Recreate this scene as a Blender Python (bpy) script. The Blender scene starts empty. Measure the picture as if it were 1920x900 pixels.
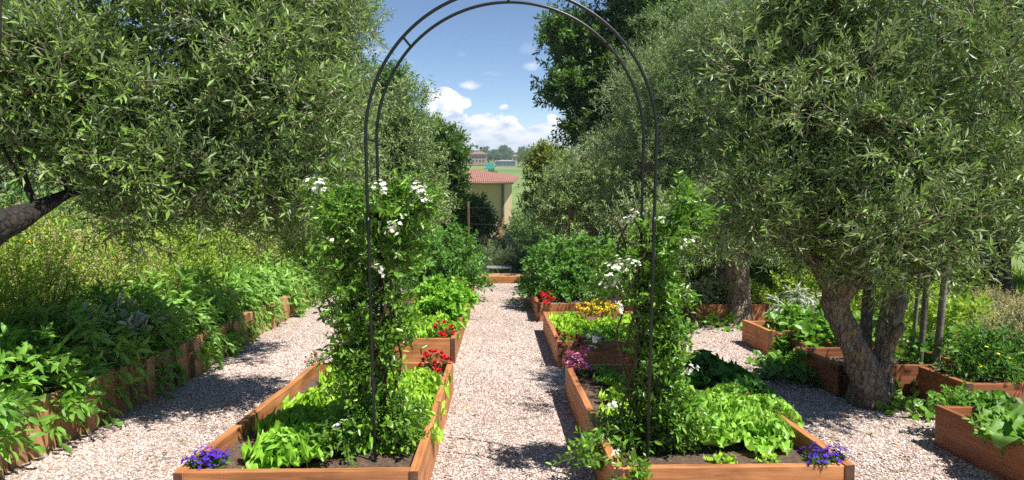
import bpy, math, random
import numpy as np
from mathutils import Vector, noise as mnoise
rng = np.random.default_rng(11)
random.seed(7)
sc = bpy.context.scene
COL = sc.collection
PI = math.pi

# ------------------------------------------------------------------ camera geometry
FPX = 1200.0; PITCH = math.atan(160/1200.0); YAW = math.atan(25/1200.0); H = 1.45; S = 0.0997
cF = Vector((math.sin(YAW)*math.cos(PITCH), math.cos(YAW)*math.cos(PITCH), -math.sin(PITCH)))
cR = Vector((math.cos(YAW), -math.sin(YAW), 0))
cU = cR.cross(cF)
def ray(px, py): return cF + cR*((px-960)/FPX) + cU*((450-py)/FPX)
def G(px, py, h=0.0):
    r = ray(px, py); t = (h-H)/(r.z+S*r.y); return Vector((t*r.x, t*r.y, H+t*r.z))
def P(px, py, y):
    r = ray(px, py); t = y/r.y; return Vector((t*r.x, y, H+t*r.z))

# ------------------------------------------------------------------ terrain
TY = [-60, 0, 40, 70, 110, 180, 230, 300, 400, 470, 700, 3000]
TZ = [5.98, 0, -3.99, -7.2, -9.2, -8.6, -7.2, -5.0, -2.6, -2.3, -9, -14]
WX = ([-5, 2.5, 3.5, 5.4, 7.1, 9.3, 11.4, 14, 20], [-2.8, -2.83, -2.83, -2.80, -2.94, -3.10, -3.28, -3.5, -4.0])
def wallx(y): return float(np.interp(y, WX[0], WX[1]))
def gz(x, y):
    z = np.interp(y, TY, TZ)
    wx = np.interp(y, WX[0], WX[1])
    d = wx - 0.12 - x
    fade = np.clip((26-y)/10, 0, 1)
    bank = np.clip(d/0.10, 0, 1)*0.24 + np.clip(d, 0, 9)*0.20
    z = z + bank*fade
    return z

# ------------------------------------------------------------------ helpers
def tag(o, label=None, cat=None, group=None, kind=None):
    if label: o['label'] = label
    if cat: o['category'] = cat
    if group: o['group'] = group
    if kind: o['kind'] = kind
    return o
def link(o, parent=None):
    COL.objects.link(o)
    if parent: o.parent = parent
    return o
def empty(name, loc, label, cat, group=None, rot=(0, 0, 0)):
    o = bpy.data.objects.new(name, None); link(o); o.location = loc; o.rotation_euler = rot
    o.empty_display_size = 0.1
    return tag(o, label, cat, group)
def npmesh(name, V, Fs, mat, fattr=None, smooth=False):
    """V (n,3); Fs list of int arrays (m,k); fattr = per-face floats in order of Fs."""
    me = bpy.data.meshes.new(name)
    V = np.asarray(V, np.float32); me.vertices.add(len(V)); me.vertices.foreach_set('co', V.ravel())
    loops = np.concatenate([f.ravel() for f in Fs]).astype(np.int32)
    sizes = np.concatenate([np.full(len(f), f.shape[1], np.int32) for f in Fs])
    starts = np.concatenate([[0], np.cumsum(sizes)[:-1]]).astype(np.int32)
    me.loops.add(len(loops)); me.loops.foreach_set('vertex_index', loops)
    me.polygons.add(len(sizes)); me.polygons.foreach_set('loop_start', starts)
    if fattr is not None:
        a = me.attributes.new('r', 'FLOAT', 'FACE'); a.data.foreach_set('value', np.asarray(fattr, np.float32))
    me.update(calc_edges=True)
    me.polygons.foreach_set('use_smooth', np.full(len(sizes), smooth)); me.update()
    if mat: me.materials.append(mat)
    return me
def obj(name, me, parent=None, loc=None, rot=None):
    o = bpy.data.objects.new(name, me); link(o, parent)
    if loc is not None: o.location = loc
    if rot is not None: o.rotation_euler = rot
    return o
def dup(root, loc, rotz=0, scale=None, label=None, group=None):
    r = root.copy(); link(r); r.location = loc; r.rotation_euler = (0, 0, rotz)
    if scale: r.scale = (scale,)*3 if not hasattr(scale, '__len__') else scale
    if label: r['label'] = label
    if group: r['group'] = group
    for ch in list(root.children):
        c = ch.copy(); link(c, r)
        for g in list(ch.children):
            d = g.copy(); link(d, c)
    return r
def nrm(a): return a/np.maximum(np.linalg.norm(a, axis=-1, keepdims=True), 1e-9)
def runit(n): return nrm(rng.normal(size=(n, 3)))

# leaf templates: (u along, v across, w normal), faces
TM = {
 'blade': (np.array([[0,0,0],[.5,.5,.07],[1,0,-.03],[.5,-.5,.07]]), [[0,1,2],[0,2,3]]),
 'oval': (np.array([[0,0,0],[.28,.42,.05],[.68,.40,.04],[1,0,-.10],[.68,-.40,.04],[.28,-.42,.05],[.5,0,-.03]]), [[0,1,2,6],[0,6,4,5],[6,2,3],[6,3,4]]),
 'sage': (np.array([[0,0,0],[.3,.40,.06],[.3,0,.02],[.3,-.40,.06],[.68,.42,-.02],[.68,0,-.07],[.68,-.42,-.02],[1,0,-.26]]),
          [[0,1,2],[0,2,3],[1,4,5,2],[2,5,6,3],[4,7,5],[5,7,6]]),
 'oak': (np.array([[0,0,0],[.2,.28,.03],[.32,.16,.0],[.5,.46,.05],[.62,.22,0],[.8,.36,.03],[1,0,-.06],[.8,-.36,.03],[.62,-.22,0],[.5,-.46,.05],[.32,-.16,0],[.2,-.28,.03]]),
         [[0,1,2,3,4,5,6],[0,6,7,8,9,10,11]]),
 'petal': (np.array([[0,0,0],[.6,.42,.10],[1,.15,.05],[1,-.15,.05],[.6,-.42,.10]]), [[0,1,2,3,4]]),
}
def leaves(name, Pn, D, N, L, W, tm, mat, parent=None, r=None, smooth=False):
    n = len(Pn); T, F = TM[tm]
    D = nrm(D); Sx = nrm(np.cross(D, N)); N = np.cross(Sx, D)
    L = np.broadcast_to(L, (n,))[:, None, None]; W = np.broadcast_to(W, (n,))[:, None, None]
    V = Pn[:, None, :] + D[:, None, :]*T[None, :, 0:1]*L + Sx[:, None, :]*T[None, :, 1:2]*W + N[:, None, :]*T[None, :, 2:3]*L
    k = len(T); base = (np.arange(n)*k)[:, None]
    if r is None: r = rng.random(n)
    by = {}
    for f in F: by.setdefault(len(f), []).append(f)
    Fs, ra = [], []
    for kk, fl in by.items():
        arr = np.array(fl)
        Fs.append((base[:, :, None]+arr[None]).reshape(-1, kk)); ra.append(np.repeat(r, len(fl)))
    me = npmesh(name, V.reshape(-1, 3), Fs, mat, np.concatenate(ra), smooth)
    return obj(name, me, parent) if parent is not False else me
def tubes(name, A, B, ra, rb, mat, parent=None, sides=3):
    n = len(A); D = nrm(B-A); X = nrm(np.cross(D, np.array([.31, .17, .93]))); Y = np.cross(D, X)
    an = np.arange(sides)*2*PI/sides
    ring = X[:, None, :]*np.cos(an)[None, :, None] + Y[:, None, :]*np.sin(an)[None, :, None]
    ra = np.broadcast_to(ra, (n,))[:, None, None]; rb = np.broadcast_to(rb, (n,))[:, None, None]
    V = np.concatenate([A[:, None, :]+ring*ra, B[:, None, :]+ring*rb], 1)
    q = np.array([[i, (i+1) % sides, sides+(i+1) % sides, sides+i] for i in range(sides)])
    F = ((np.arange(n)*2*sides)[:, None, None]+q[None]).reshape(-1, 4)
    return obj(name, npmesh(name, V.reshape(-1, 3), [F], mat, rng.random(len(F)), True), parent)
def sweep(parts, path, radii, sides=8, wob=0.0, seed=0, sub=4):
    """append a tapering tube along path to parts [(V,F)]"""
    path = [Vector(p) for p in path]; n = len(path); pts, rs = [], []
    for i in range(n-1):
        p0 = path[max(i-1, 0)]; p1 = path[i]; p2 = path[i+1]; p3 = path[min(i+2, n-1)]
        for j in range(sub):
            t = j/sub
            pts.append(0.5*((2*p1)+(p2-p0)*t+(2*p0-5*p1+4*p2-p3)*t*t+(3*p1-p0-3*p2+p3)*t**3)); rs.append(radii[i]*(1-t)+radii[i+1]*t)
    pts.append(path[-1]); rs.append(radii[-1])
    V = []; m = len(pts); X = None
    for i, p in enumerate(pts):
        d = (pts[min(i+1, m-1)]-pts[max(i-1, 0)]).normalized()
        if X is None: X = d.cross(Vector((.3, .9, .1))).normalized()
        X = (X-d*X.dot(d)).normalized(); Y = d.cross(X)
        for k in range(sides):
            a = 2*PI*k/sides; q = X*math.cos(a)+Y*math.sin(a)
            r = rs[i]
            if wob:
                w = mnoise.noise((p+q*r)*5.5+Vector((seed, 0, 0)))*1.0 + 0.5*mnoise.noise((p+q*r)*14) + .3*mnoise.noise((p+q*r)*34)
                lobes = 0.5*math.sin(3*a+seed+i*.12)*.4
                r *= 1+wob*(w+lobes)
            V.append(tuple(p+q*r))
    off = sum(len(v) for v, f in parts); F = []
    for i in range(m-1):
        for k in range(sides):
            F.append((off+i*sides+k, off+i*sides+(k+1) % sides, off+(i+1)*sides+(k+1) % sides, off+(i+1)*sides+k))
    V.append(tuple(pts[-1])); tip = off+len(V)-1
    T = [(off+(m-1)*sides+k, off+(m-1)*sides+(k+1) % sides, tip) for k in range(sides)]
    parts.append((V, (F, T)))
def build_parts(name, parts, mat, parent=None, origin=(0, 0, 0)):
    V = np.concatenate([np.array(v) for v, f in parts])-np.array(origin)
    Q = np.array([q for v, f in parts for q in f[0]]); T = np.array([t for v, f in parts for t in f[1]])
    return obj(name, npmesh(name, V, [Q, T], mat, None, True), parent)
def boxmesh(name, sx, sy, sz, mat, bevel=0.004, endmat=None, wob=0.0):
    """box centred in x,y with its base at z=0; long axis x"""
    import bmesh
    bm = bmesh.new(); bmesh.ops.create_cube(bm, size=1)
    for v in bm.verts: v.co = Vector((v.co.x*sx, v.co.y*sy, (v.co.z+.5)*sz))
    if wob:
        es = [e for e in bm.edges if abs(e.verts[0].co.x-e.verts[1].co.x) > sx*.5]
        bmesh.ops.subdivide_edges(bm, edges=es, cuts=max(2, int(sx/.12)), use_grid_fill=True)
        o = random.random()*50
        for v in bm.verts:
            v.co.y += wob*mnoise.noise(Vector((v.co.x*1.6+o, 0, v.co.z))); v.co.z += wob*.7*mnoise.noise(Vector((v.co.x*2+o+9, v.co.y*9, 0)))
    if bevel:
        ee = [e for e in bm.edges if e.calc_face_angle(0) > .9]
        bmesh.ops.bevel(bm, geom=ee, offset=bevel, segments=2, affect='EDGES', profile=.6)
    bm.normal_update()
    me = bpy.data.meshes.new(name); me.materials.append(mat)
    if endmat:
        me.materials.append(endmat)
        for f in bm.faces:
            if abs(f.normal.x) > .8: f.material_index = 1
    bm.to_mesh(me); bm.free(); return me
def pmesh(name, V, F, mat): 
    me = bpy.data.meshes.new(name); me.from_pydata([tuple(v) for v in V], [], F); me.update()
    if mat: me.materials.append(mat)
    return me

# ------------------------------------------------------------------ materials
class NT:
    def __init__(s, m):
        m.use_nodes = True; s.t = m.node_tree; s.t.nodes.clear()
    def n(s, typ, **kw):
        nd = s.t.nodes.new(typ)
        for k, v in kw.items():
            if k.startswith('_'):
                setattr(nd, k[1:], v)
        for k, v in kw.items():
            if not k.startswith('_'):
                key = int(k[1:]) if k[0] == 'i' and k[1:].isdigit() else k.replace('__', ' ')
                sock = nd.inputs[key]
                if isinstance(v, bpy.types.NodeSocket): s.t.links.new(v, sock)
                elif v is not None: sock.default_value = v
        return nd
    def l(s, a, b): s.t.links.new(a, b)
    def math(s, op, a, b=None, clamp=False):
        nd = s.t.nodes.new('ShaderNodeMath'); nd.operation = op; nd.use_clamp = clamp
        for i, v in enumerate((a, b)):
            if v is None: continue
            if isinstance(v, bpy.types.NodeSocket): s.t.links.new(v, nd.inputs[i])
            else: nd.inputs[i].default_value = v
        return nd.outputs[0]
    def ramp(s, fac, stops, interp='LINEAR'):
        nd = s.t.nodes.new('ShaderNodeValToRGB'); cr = nd.color_ramp; cr.interpolation = interp
        while len(cr.elements) > 1: cr.elements.remove(cr.elements[0])
        for i, (p, c) in enumerate(stops):
            e = cr.elements[0] if i == 0 else cr.elements.new(p)
            e.position = p; e.color = (*c, 1) if len(c) == 3 else c
        s.t.links.new(fac, nd.inputs[0]); return nd.outputs[0]
    def mix(s, f, a, b, bt='MIX'):
        nd = s.t.nodes.new('ShaderNodeMix'); nd.data_type = 'RGBA'; nd.blend_type = bt
        for sock, v in ((nd.inputs[0], f), (nd.inputs[6], a), (nd.inputs[7], b)):
            if isinstance(v, bpy.types.NodeSocket): s.t.links.new(v, sock)
            elif hasattr(v, '__len__'): sock.default_value = (*v, 1)
            else: sock.default_value = v
        return nd.outputs[2]
    def out(s, sh): o = s.t.nodes.new('ShaderNodeOutputMaterial'); s.l(sh, o.inputs[0]); return o
def mat(name): return bpy.data.materials.new(name)

def leafmat(name, c1, c2, back=None, rough=.45, trans=.28, tcol=None, spec=.4, c3=None):
    m = mat(name); t = NT(m)
    a = t.n('ShaderNodeAttribute', _attribute_name='r').outputs['Fac']
    stops = [(0, c1), (.8, c2)] + ([(.97, c3)] if c3 else [])
    c = t.ramp(a, stops)
    if back is not None:
        g = t.n('ShaderNodeNewGeometry').outputs['Backfacing']
        c = t.mix(g, c, back)
    p = t.n('ShaderNodeBsdfPrincipled', Base__Color=c, Roughness=rough); p.inputs['Specular IOR Level'].default_value = spec
    tc = tcol or tuple(min(1, x*k) for x, k in zip(c2, (1.5, 1.5, .8)))
    tr = t.n('ShaderNodeBsdfTranslucent'); tr.inputs[0].default_value = (*tc, 1)
    ms = t.n('ShaderNodeMixShader'); ms.inputs[0].default_value = trans; t.l(p.outputs[0], ms.inputs[1]); t.l(tr.outputs[0], ms.inputs[2])
    t.out(ms.outputs[0]); return m

M = {}
M['olive'] = leafmat('olive_leaf', (.040, .090, .012), (.205, .335, .055), back=(.30, .38, .19), rough=.46, trans=.13, tcol=(.36, .52, .09), spec=.35)
M['olive_grey'] = leafmat('olive_leaf_pale', (.07, .14, .025), (.27, .40, .10), back=(.33, .43, .21), rough=.48, trans=.14, tcol=(.36, .48, .15), spec=.35)
M['oakleaf'] = leafmat('oak_leaf', (.035, .085, .014), (.10, .20, .03), back=(.09, .16, .04), rough=.42, trans=.28, c3=(.16, .26, .05))
M['darkleaf'] = leafmat('dark_evergreen_leaf', (.02, .052, .014), (.062, .13, .026), rough=.4, trans=.15)
M['limeleaf'] = leafmat('yellow_green_leaf', (.09, .14, .018), (.22, .27, .035), rough=.5, trans=.3)
M['sage'] = leafmat('sage_leaf', (.09, .21, .03), (.24, .44, .075), back=(.22, .36, .1), rough=.55, trans=.28)
M['sage2'] = leafmat('comfrey_leaf', (.08, .20, .02), (.19, .40, .05), back=(.15, .28, .06), rough=.5, trans=.3)
M['herb'] = leafmat('herb_leaf', (.12, .24, .02), (.34, .48, .06), rough=.55, trans=.3)
M['straw'] = leafmat('seed_head', (.30, .25, .10), (.60, .50, .30), rough=.7, trans=.25)
M['vine'] = leafmat('climber_leaf', (.06, .15, .014), (.16, .34, .030), back=(.14, .25, .05), rough=.33, trans=.28, c3=(.32, .48, .06), spec=.5)
M['tomato'] = leafmat('tomato_leaf', (.045, .14, .018), (.12, .29, .035), back=(.1, .18, .05), rough=.5, trans=.28)
M['strawb'] = leafmat('strawberry_leaf', (.06, .16, .015), (.15, .34, .03), back=(.12, .2, .06), rough=.4, trans=.25)
M['silver'] = leafmat('silver_leaf', (.28, .33, .27), (.5, .55, .47), rough=.6, trans=.15)
M['varieg'] = leafmat('variegated_leaf', (.12, .2, .06), (.5, .55, .32), rough=.5, trans=.2)
M['lav'] = leafmat('lavender_leaf', (.12, .17, .085), (.23, .29, .15), rough=.6, trans=.2)
M['lettuce'] = leafmat('lettuce_leaf', (.20, .44, .02), (.38, .64, .05), rough=.35, trans=.35, tcol=(.42, .62, .05), spec=.4)
M['lettuce2'] = leafmat('butterhead_leaf', (.17, .42, .03), (.33, .60, .08), rough=.32, trans=.3, tcol=(.38, .6, .07), spec=.45)
M['lettuce3'] = leafmat('green_lettuce_leaf', (.14, .36, .02), (.28, .54, .045), rough=.38, trans=.3, tcol=(.22, .5, .05))
M['chard'] = leafmat('dark_leaf_vegetable', (.035, .13, .02), (.085, .25, .03), rough=.42, trans=.2)
def petal(name, c1, c2, tr=.2): M[name] = leafmat(name, c1, c2, rough=.6, trans=tr, tcol=c2, spec=.2)
petal('white_petal', (.62, .62, .52), (.80, .78, .70)); petal('red_petal', (.45, .01, .02), (.72, .02, .05)); petal('darkred_petal', (.16, .01, .025), (.32, .015, .05))
petal('pink_petal', (.62, .12, .32), (.85, .35, .55)); petal('purple_petal', (.05, .012, .30), (.12, .03, .46)); petal('orange_petal', (.75, .22, .01), (.85, .38, .03))
petal('yellow_petal', (.8, .5, .02), (.85, .66, .05)); petal('lilac_petal', (.35, .4, .6), (.55, .6, .75)); petal('palepink_petal', (.6, .35, .35), (.75, .5, .5)); petal('rosered_petal', (.5, .03, .06), (.65, .1, .14))

def bark(name, c1, c2, lichen=0.0, scale=9):
    m = mat(name); t = NT(m)
    co = t.n('ShaderNodeTexCoord').outputs['Object']
    mp = t.n('ShaderNodeMapping', Vector=co); mp.inputs['Scale'].default_value = (1, 1, .35)
    n1 = t.n('ShaderNodeTexNoise', Vector=mp.outputs[0], Scale=scale*2.2, Detail=8, Roughness=.7)
    v1 = t.n('ShaderNodeTexVoronoi', Vector=mp.outputs[0], Scale=scale*3.5, _feature='DISTANCE_TO_EDGE')
    c = t.ramp(n1.outputs[0], [(.3, c1), (.7, c2)])
    cr = t.ramp(v1.outputs[0], [(0, (.35, .35, .35)), (.16, (1, 1, 1))])
    c = t.mix(.8, c, cr, 'MULTIPLY')
    if lichen:
        n2 = t.n('ShaderNodeTexNoise', Vector=co, Scale=9, Detail=9, Roughness=.75)
        f = t.ramp(n2.outputs[0], [(.60-.1*lichen, (0, 0, 0)), (.66-.1*lichen, (1, 1, 1))])
        n3 = t.n('ShaderNodeTexNoise', Vector=co, Scale=30, Detail=4)
        lc = t.ramp(n3.outputs[0], [(.35, (.30, .15, .05)), (.6, (.42, .29, .11)), (.75, (.3, .3, .2))])
        c = t.mix(t.math('MULTIPLY', f, .75), c, lc)
        n4 = t.n('ShaderNodeTexNoise', Vector=co, Scale=13, Detail=5)
        f2 = t.ramp(n4.outputs[0], [(.58, (0, 0, 0)), (.64, (.55, .55, .55))])
        c = t.mix(f2, c, (.33, .33, .27))
    hgt = t.math('ADD', t.math('MULTIPLY', n1.outputs[0], .6), t.math('MINIMUM', v1.outputs[0], .2))
    b = t.n('ShaderNodeBump', Strength=1.0, Distance=.05, Height=hgt)
    p = t.n('ShaderNodeBsdfPrincipled', Base__Color=c, Roughness=.9, Normal=b.outputs[0]); t.out(p.outputs[0]); return m
M['bark'] = bark('olive_bark', (.07, .052, .036), (.42, .33, .24), .5)
M['bark_dark_shaded'] = bark('dark_shaded_bark', (.018, .014, .010), (.06, .045, .033), 0.0)  # near-black tone; shade on the upper left olive limbs is put into the colour
M['bark_oak'] = bark('oak_bark', (.06, .05, .04), (.15, .125, .10), 0.0)
M['twig'] = leafmat('twig_bark', (.10, .08, .055), (.26, .22, .16), rough=.85, trans=0)
M['stem'] = leafmat('green_stem', (.07, .12, .03), (.16, .2, .07), rough=.6, trans=0.05)
M['woodstem'] = leafmat('brown_stem', (.08, .05, .03), (.2, .13, .08), rough=.8, trans=0)

def wood(name, c1, c2, c3, grain=1.0, rough=.62, end=False):
    m = mat(name); t = NT(m)
    co = t.n('ShaderNodeTexCoord').outputs['Object']
    oi = t.n('ShaderNodeObjectInfo').outputs['Random']
    ofs = t.n('ShaderNodeVectorMath', _operation='SCALE'); ofs.inputs[0].default_value = (7, 13, 5); t.l(oi, ofs.inputs[3])
    ad = t.n('ShaderNodeVectorMath', _operation='ADD'); t.l(co, ad.inputs[0]); t.l(ofs.outputs[0], ad.inputs[1])
    mp = t.n('ShaderNodeMapping', Vector=ad.outputs[0]); mp.inputs['Scale'].default_value = (1.1, 16, 16) if not end else (10, 10, 10)
    n1 = t.n('ShaderNodeTexNoise', Vector=mp.outputs[0], Scale=2.2, Detail=7, Roughness=.62, Distortion=.8)
    n2 = t.n('ShaderNodeTexNoise', Vector=ad.outputs[0], Scale=2.6, Detail=4, Roughness=.55)
    c = t.ramp(n1.outputs[0], [(.28, c1), (.5, c2), (.72, c3)])
    blot = t.ramp(n2.outputs[0], [(.3, (.50, .48, .46)), (.5, (.9, .9, .9)), (.72, (1.2, 1.2, 1.18))])
    c = t.mix(.75, c, blot, 'MULTIPLY')
    vk = t.n('ShaderNodeTexVoronoi', Vector=ad.outputs[0], Scale=3.1, Randomness=1.0)
    kn = t.ramp(vk.outputs['Distance'], [(0.04, (.30, .24, .2)), (.10, (1, 1, 1))])
    c = t.mix(.8 if not end else 0.0, c, kn, 'MULTIPLY')
    hs = t.n('ShaderNodeHueSaturation', Color=c, Hue=.5, Saturation=1.0); t.l(t.math('ADD', t.math('MULTIPLY', oi, .35), .82), hs.inputs['Value'])
    b = t.n('ShaderNodeBump', Strength=.35, Distance=.004, Height=n1.outputs[0])
    p = t.n('ShaderNodeBsdfPrincipled', Base__Color=hs.outputs[0], Roughness=rough, Normal=b.outputs[0]); t.out(p.outputs[0]); return m
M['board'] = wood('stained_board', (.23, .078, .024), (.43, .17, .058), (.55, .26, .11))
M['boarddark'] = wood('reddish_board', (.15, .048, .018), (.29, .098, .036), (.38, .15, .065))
M['endgrain'] = wood('end_grain', (.06, .028, .016), (.11, .05, .028), (.16, .08, .045), end=True)
M['plank'] = wood('weathered_plank', (.22, .11, .05), (.40, .215, .105), (.52, .32, .18))
M['greywood'] = wood('grey_stake', (.12, .10, .08), (.22, .19, .155), (.34, .30, .25))
M['redstake'] = wood('brown_stake', (.14, .07, .04), (.24, .13, .08), (.33, .2, .13))

def simple(name, c, rough=.6, metal=0.0, ns=None, amt=.15, bump=0):
    m = mat(name); t = NT(m); col = None
    p = t.n('ShaderNodeBsdfPrincipled', Roughness=rough, Metallic=metal)
    co = t.n('ShaderNodeTexCoord').outputs['Object']
    n1 = t.n('ShaderNodeTexNoise', Vector=co, Scale=ns or 6, Detail=6, Roughness=.6)
    c = t.ramp(n1.outputs[0], [(.25, tuple(x*(1-amt) for x in c)), (.75, tuple(min(1, x*(1+amt)) for x in c))])
    t.l(c, p.inputs['Base Color'])
    if bump: b = t.n('ShaderNodeBump', Strength=bump, Distance=.02, Height=n1.outputs[0]); t.l(b.outputs[0], p.inputs['Normal'])
    t.out(p.outputs[0]); return m
M['arch'] = simple('green_black_paint', (.007, .011, .011), .42, ns=40, amt=.4)
M['wall_h'] = simple('ochre_render', (.47, .36, .215), .85, ns=2, amt=.08)
M['wall_f'] = simple('stone_wall', (.36, .27, .2), .9, ns=1.2, amt=.25)
M['pipe'] = simple('copper_pipe', (.10, .06, .045), .5)
M['teal'] = simple('teal_tarpaulin', (.02, .42, .38), .5)
M['greyroof'] = simple('grey_roof_sheet', (.30, .31, .32), .6, ns=.8)
M['greymetal'] = simple('grey_metal', (.27, .30, .31), .45, .3, ns=14)
M['black'] = simple('black_hose', (.012, .012, .012), .45)
M['wire'] = simple('wire', (.16, .16, .16), .4, .8)
M['darkglass'] = simple('dark_glass', (.03, .035, .04), .2)

def m_soil():
    m = mat('soil'); t = NT(m); co = t.n('ShaderNodeTexCoord').outputs['Object']
    n1 = t.n('ShaderNodeTexNoise', Vector=co, Scale=38, Detail=8, Roughness=.75)
    n2 = t.n('ShaderNodeTexNoise', Vector=co, Scale=5, Detail=4)
    c = t.ramp(n1.outputs[0], [(.3, (.05, .032, .02)), (.55, (.18, .115, .075)), (.75, (.34, .24, .17))])
    c = t.mix(.6, c, t.ramp(n2.outputs[0], [(.3, (.6, .6, .6)), (.7, (1.2, 1.15, 1.1))]), 'MULTIPLY')
    b = t.n('ShaderNodeBump', Strength=1, Distance=.03, Height=n1.outputs[0])
    p = t.n('ShaderNodeBsdfPrincipled', Base__Color=c, Roughness=.95, Normal=b.outputs[0]); t.out(p.outputs[0]); return m
M['soil'] = m_soil()
STONES = [(0, (.34, .27, .235)), (.12, (.52, .42, .37)), (.3, (.68, .55, .48)), (.5, (.78, .64, .56)), (.66, (.64, .47, .40)), (.78, (.84, .74, .67)), (.9, (.48, .31, .25)), (.96, (.22, .19, .18))]
def m_gravel():
    m = mat('gravel_bed'); t = NT(m); co = t.n('ShaderNodeTexCoord').outputs['Object']
    wr = t.n('ShaderNodeTexNoise', Vector=co, Scale=60, Detail=2)
    mv = t.n('ShaderNodeMix', _data_type='VECTOR'); mv.inputs[0].default_value = .012; t.l(co, mv.inputs[4]); t.l(wr.outputs[1], mv.inputs[5])
    v = t.n('ShaderNodeTexVoronoi', Vector=mv.outputs[1], Scale=62)
    e = t.n('ShaderNodeTexVoronoi', Vector=mv.outputs[1], Scale=62, _feature='DISTANCE_TO_EDGE')
    sep = t.n('ShaderNodeSeparateColor', Color=v.outputs['Color'])
    c = t.ramp(sep.outputs[0], STONES, 'CONSTANT')
    ed = t.ramp(e.outputs[0], [(0, (.22, .2, .19)), (.16, (1, 1, 1))])
    c = t.mix(1, c, ed, 'MULTIPLY')
    n2 = t.n('ShaderNodeTexNoise', Vector=co, Scale=1.3, Detail=5, Roughness=.6)
    c = t.mix(1, c, t.ramp(n2.outputs[0], [(.3, (.82, .80, .78)), (.65, (1, 1, 1))]), 'MULTIPLY')
    n3 = t.n('ShaderNodeTexNoise', Vector=co, Scale=11, Detail=4, Roughness=.6)
    ds = t.ramp(n3.outputs[0], [(.66, (1, 1, 1)), (.74, (.55, .47, .40))])
    c = t.mix(.8, c, ds, 'MULTIPLY')
    hh = t.math('ADD', t.math('MINIMUM', e.outputs[0], .25), t.math('MULTIPLY', sep.outputs[1], .3))
    b = t.n('ShaderNodeBump', Strength=1, Distance=.015, Height=hh)
    p = t.n('ShaderNodeBsdfPrincipled', Base__Color=c, Roughness=.85, Normal=b.outputs[0]); t.out(p.outputs[0]); return m
M['gravel'] = m_gravel()
def m_stone():
    m = mat('gravel_stone'); t = NT(m)
    a = t.n('ShaderNodeAttribute', _attribute_name='r').outputs['Fac']
    co = t.n('ShaderNodeTexCoord').outputs['Object']
    c = t.ramp(a, STONES, 'CONSTANT'); n1 = t.n('ShaderNodeTexNoise', Vector=co, Scale=120, Detail=3)
    c = t.mix(1, c, t.ramp(n1.outputs[0], [(.3, (.8, .8, .8)), (.7, (1.1, 1.1, 1.1))]), 'MULTIPLY')
    p = t.n('ShaderNodeBsdfPrincipled', Base__Color=c, Roughness=.8); t.out(p.outputs[0]); return m
M['stone'] = m_stone()
def m_ground():
    m = mat('meadow_ground'); t = NT(m); co = t.n('ShaderNodeTexCoord').outputs['Object']
    n1 = t.n('ShaderNodeTexNoise', Vector=co, Scale=.02, Detail=6, Roughness=.6)
    n2 = t.n('ShaderNodeTexNoise', Vector=co, Scale=2.5, Detail=8, Roughness=.7)
    far = t.ramp(n1.outputs[0], [(.35, (.10, .17, .035)), (.5, (.17, .24, .05)), (.62, (.12, .19, .045))])
    c = t.mix(1, far, t.ramp(n2.outputs[0], [(.3, (.6, .6, .6)), (.7, (1.25, 1.2, 1.1))]), 'MULTIPLY')
    b = t.n('ShaderNodeBump', Strength=.6, Distance=.06, Height=n2.outputs[0])
    p = t.n('ShaderNodeBsdfPrincipled', Base__Color=c, Roughness=.95, Normal=b.outputs[0]); t.out(p.outputs[0]); return m
M['ground'] = m_ground()
def m_roof():
    m = mat('terracotta_roof'); t = NT(m); co = t.n('ShaderNodeTexCoord').outputs['Object']
    w = t.n('ShaderNodeTexWave', Vector=co, Scale=2.2, Distortion=.4, _bands_direction='X'); n1 = t.n('ShaderNodeTexNoise', Vector=co, Scale=5, Detail=6)
    c = t.ramp(n1.outputs[0], [(.3, (.22, .09, .06)), (.55, (.33, .15, .105)), (.75, (.42, .23, .17))])
    b = t.n('ShaderNodeBump', Strength=.8, Distance=.08, Height=w.outputs[1])
    p = t.n('ShaderNodeBsdfPrincipled', Base__Color=c, Roughness=.85, Normal=b.outputs[0]); t.out(p.outputs[0]); return m
M['roof'] = m_roof()

# ------------------------------------------------------------------ ground
def grid(name, xs, ys, zf, m, smooth=True):
    X, Y = np.meshgrid(xs, ys); Z = zf(X, Y); V = np.stack([X, Y, Z], -1).reshape(-1, 3); nx = len(xs); ny = len(ys)
    i = np.arange(ny-1)[:, None]*nx+np.arange(nx-1)[None, :]
    F = np.stack([i, i+1, i+nx+1, i+nx], -1).reshape(-1, 4)
    return npmesh(name, V, [F], m, None, smooth)
xs = np.concatenate([-np.geomspace(1500, 14, 26), np.arange(-13, -2.2, .12), np.arange(-2, 13, .6), np.geomspace(14, 1500, 26)])
ys = np.concatenate([[-60, -40, -25, -15], np.arange(-10, 30, .5), np.geomspace(31, 3000, 70)])
g = obj('ground', grid('ground', xs, ys, lambda X, Y: gz(X, Y)-.02, M['ground'])); tag(g, kind='structure')
ysg = np.arange(-3, 14.2, .2)
xg = np.linspace(0, 1, 60)
Xg = np.array([[wallx(y)-.02+(4.6-wallx(y)+.02)*u for u in xg] for y in ysg]); Yg = np.repeat(ysg[:, None], 60, 1)
zr = np.array([[.006*mnoise.noise(Vector((x*1.3, y*1.3, 0))) for x, y in zip(a, b)] for a, b in zip(Xg, Yg)])
Vg = np.stack([Xg, Yg, -S*Yg+zr+.004], -1).reshape(-1, 3)
i = np.arange(len(ysg)-1)[:, None]*60+np.arange(59)[None, :]
g = obj('gravel_path', npmesh('gravel_path', Vg, [np.stack([i, i+1, i+61, i+60], -1).reshape(-1, 4)], M['gravel'], None, True)); tag(g, kind='structure')

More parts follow.
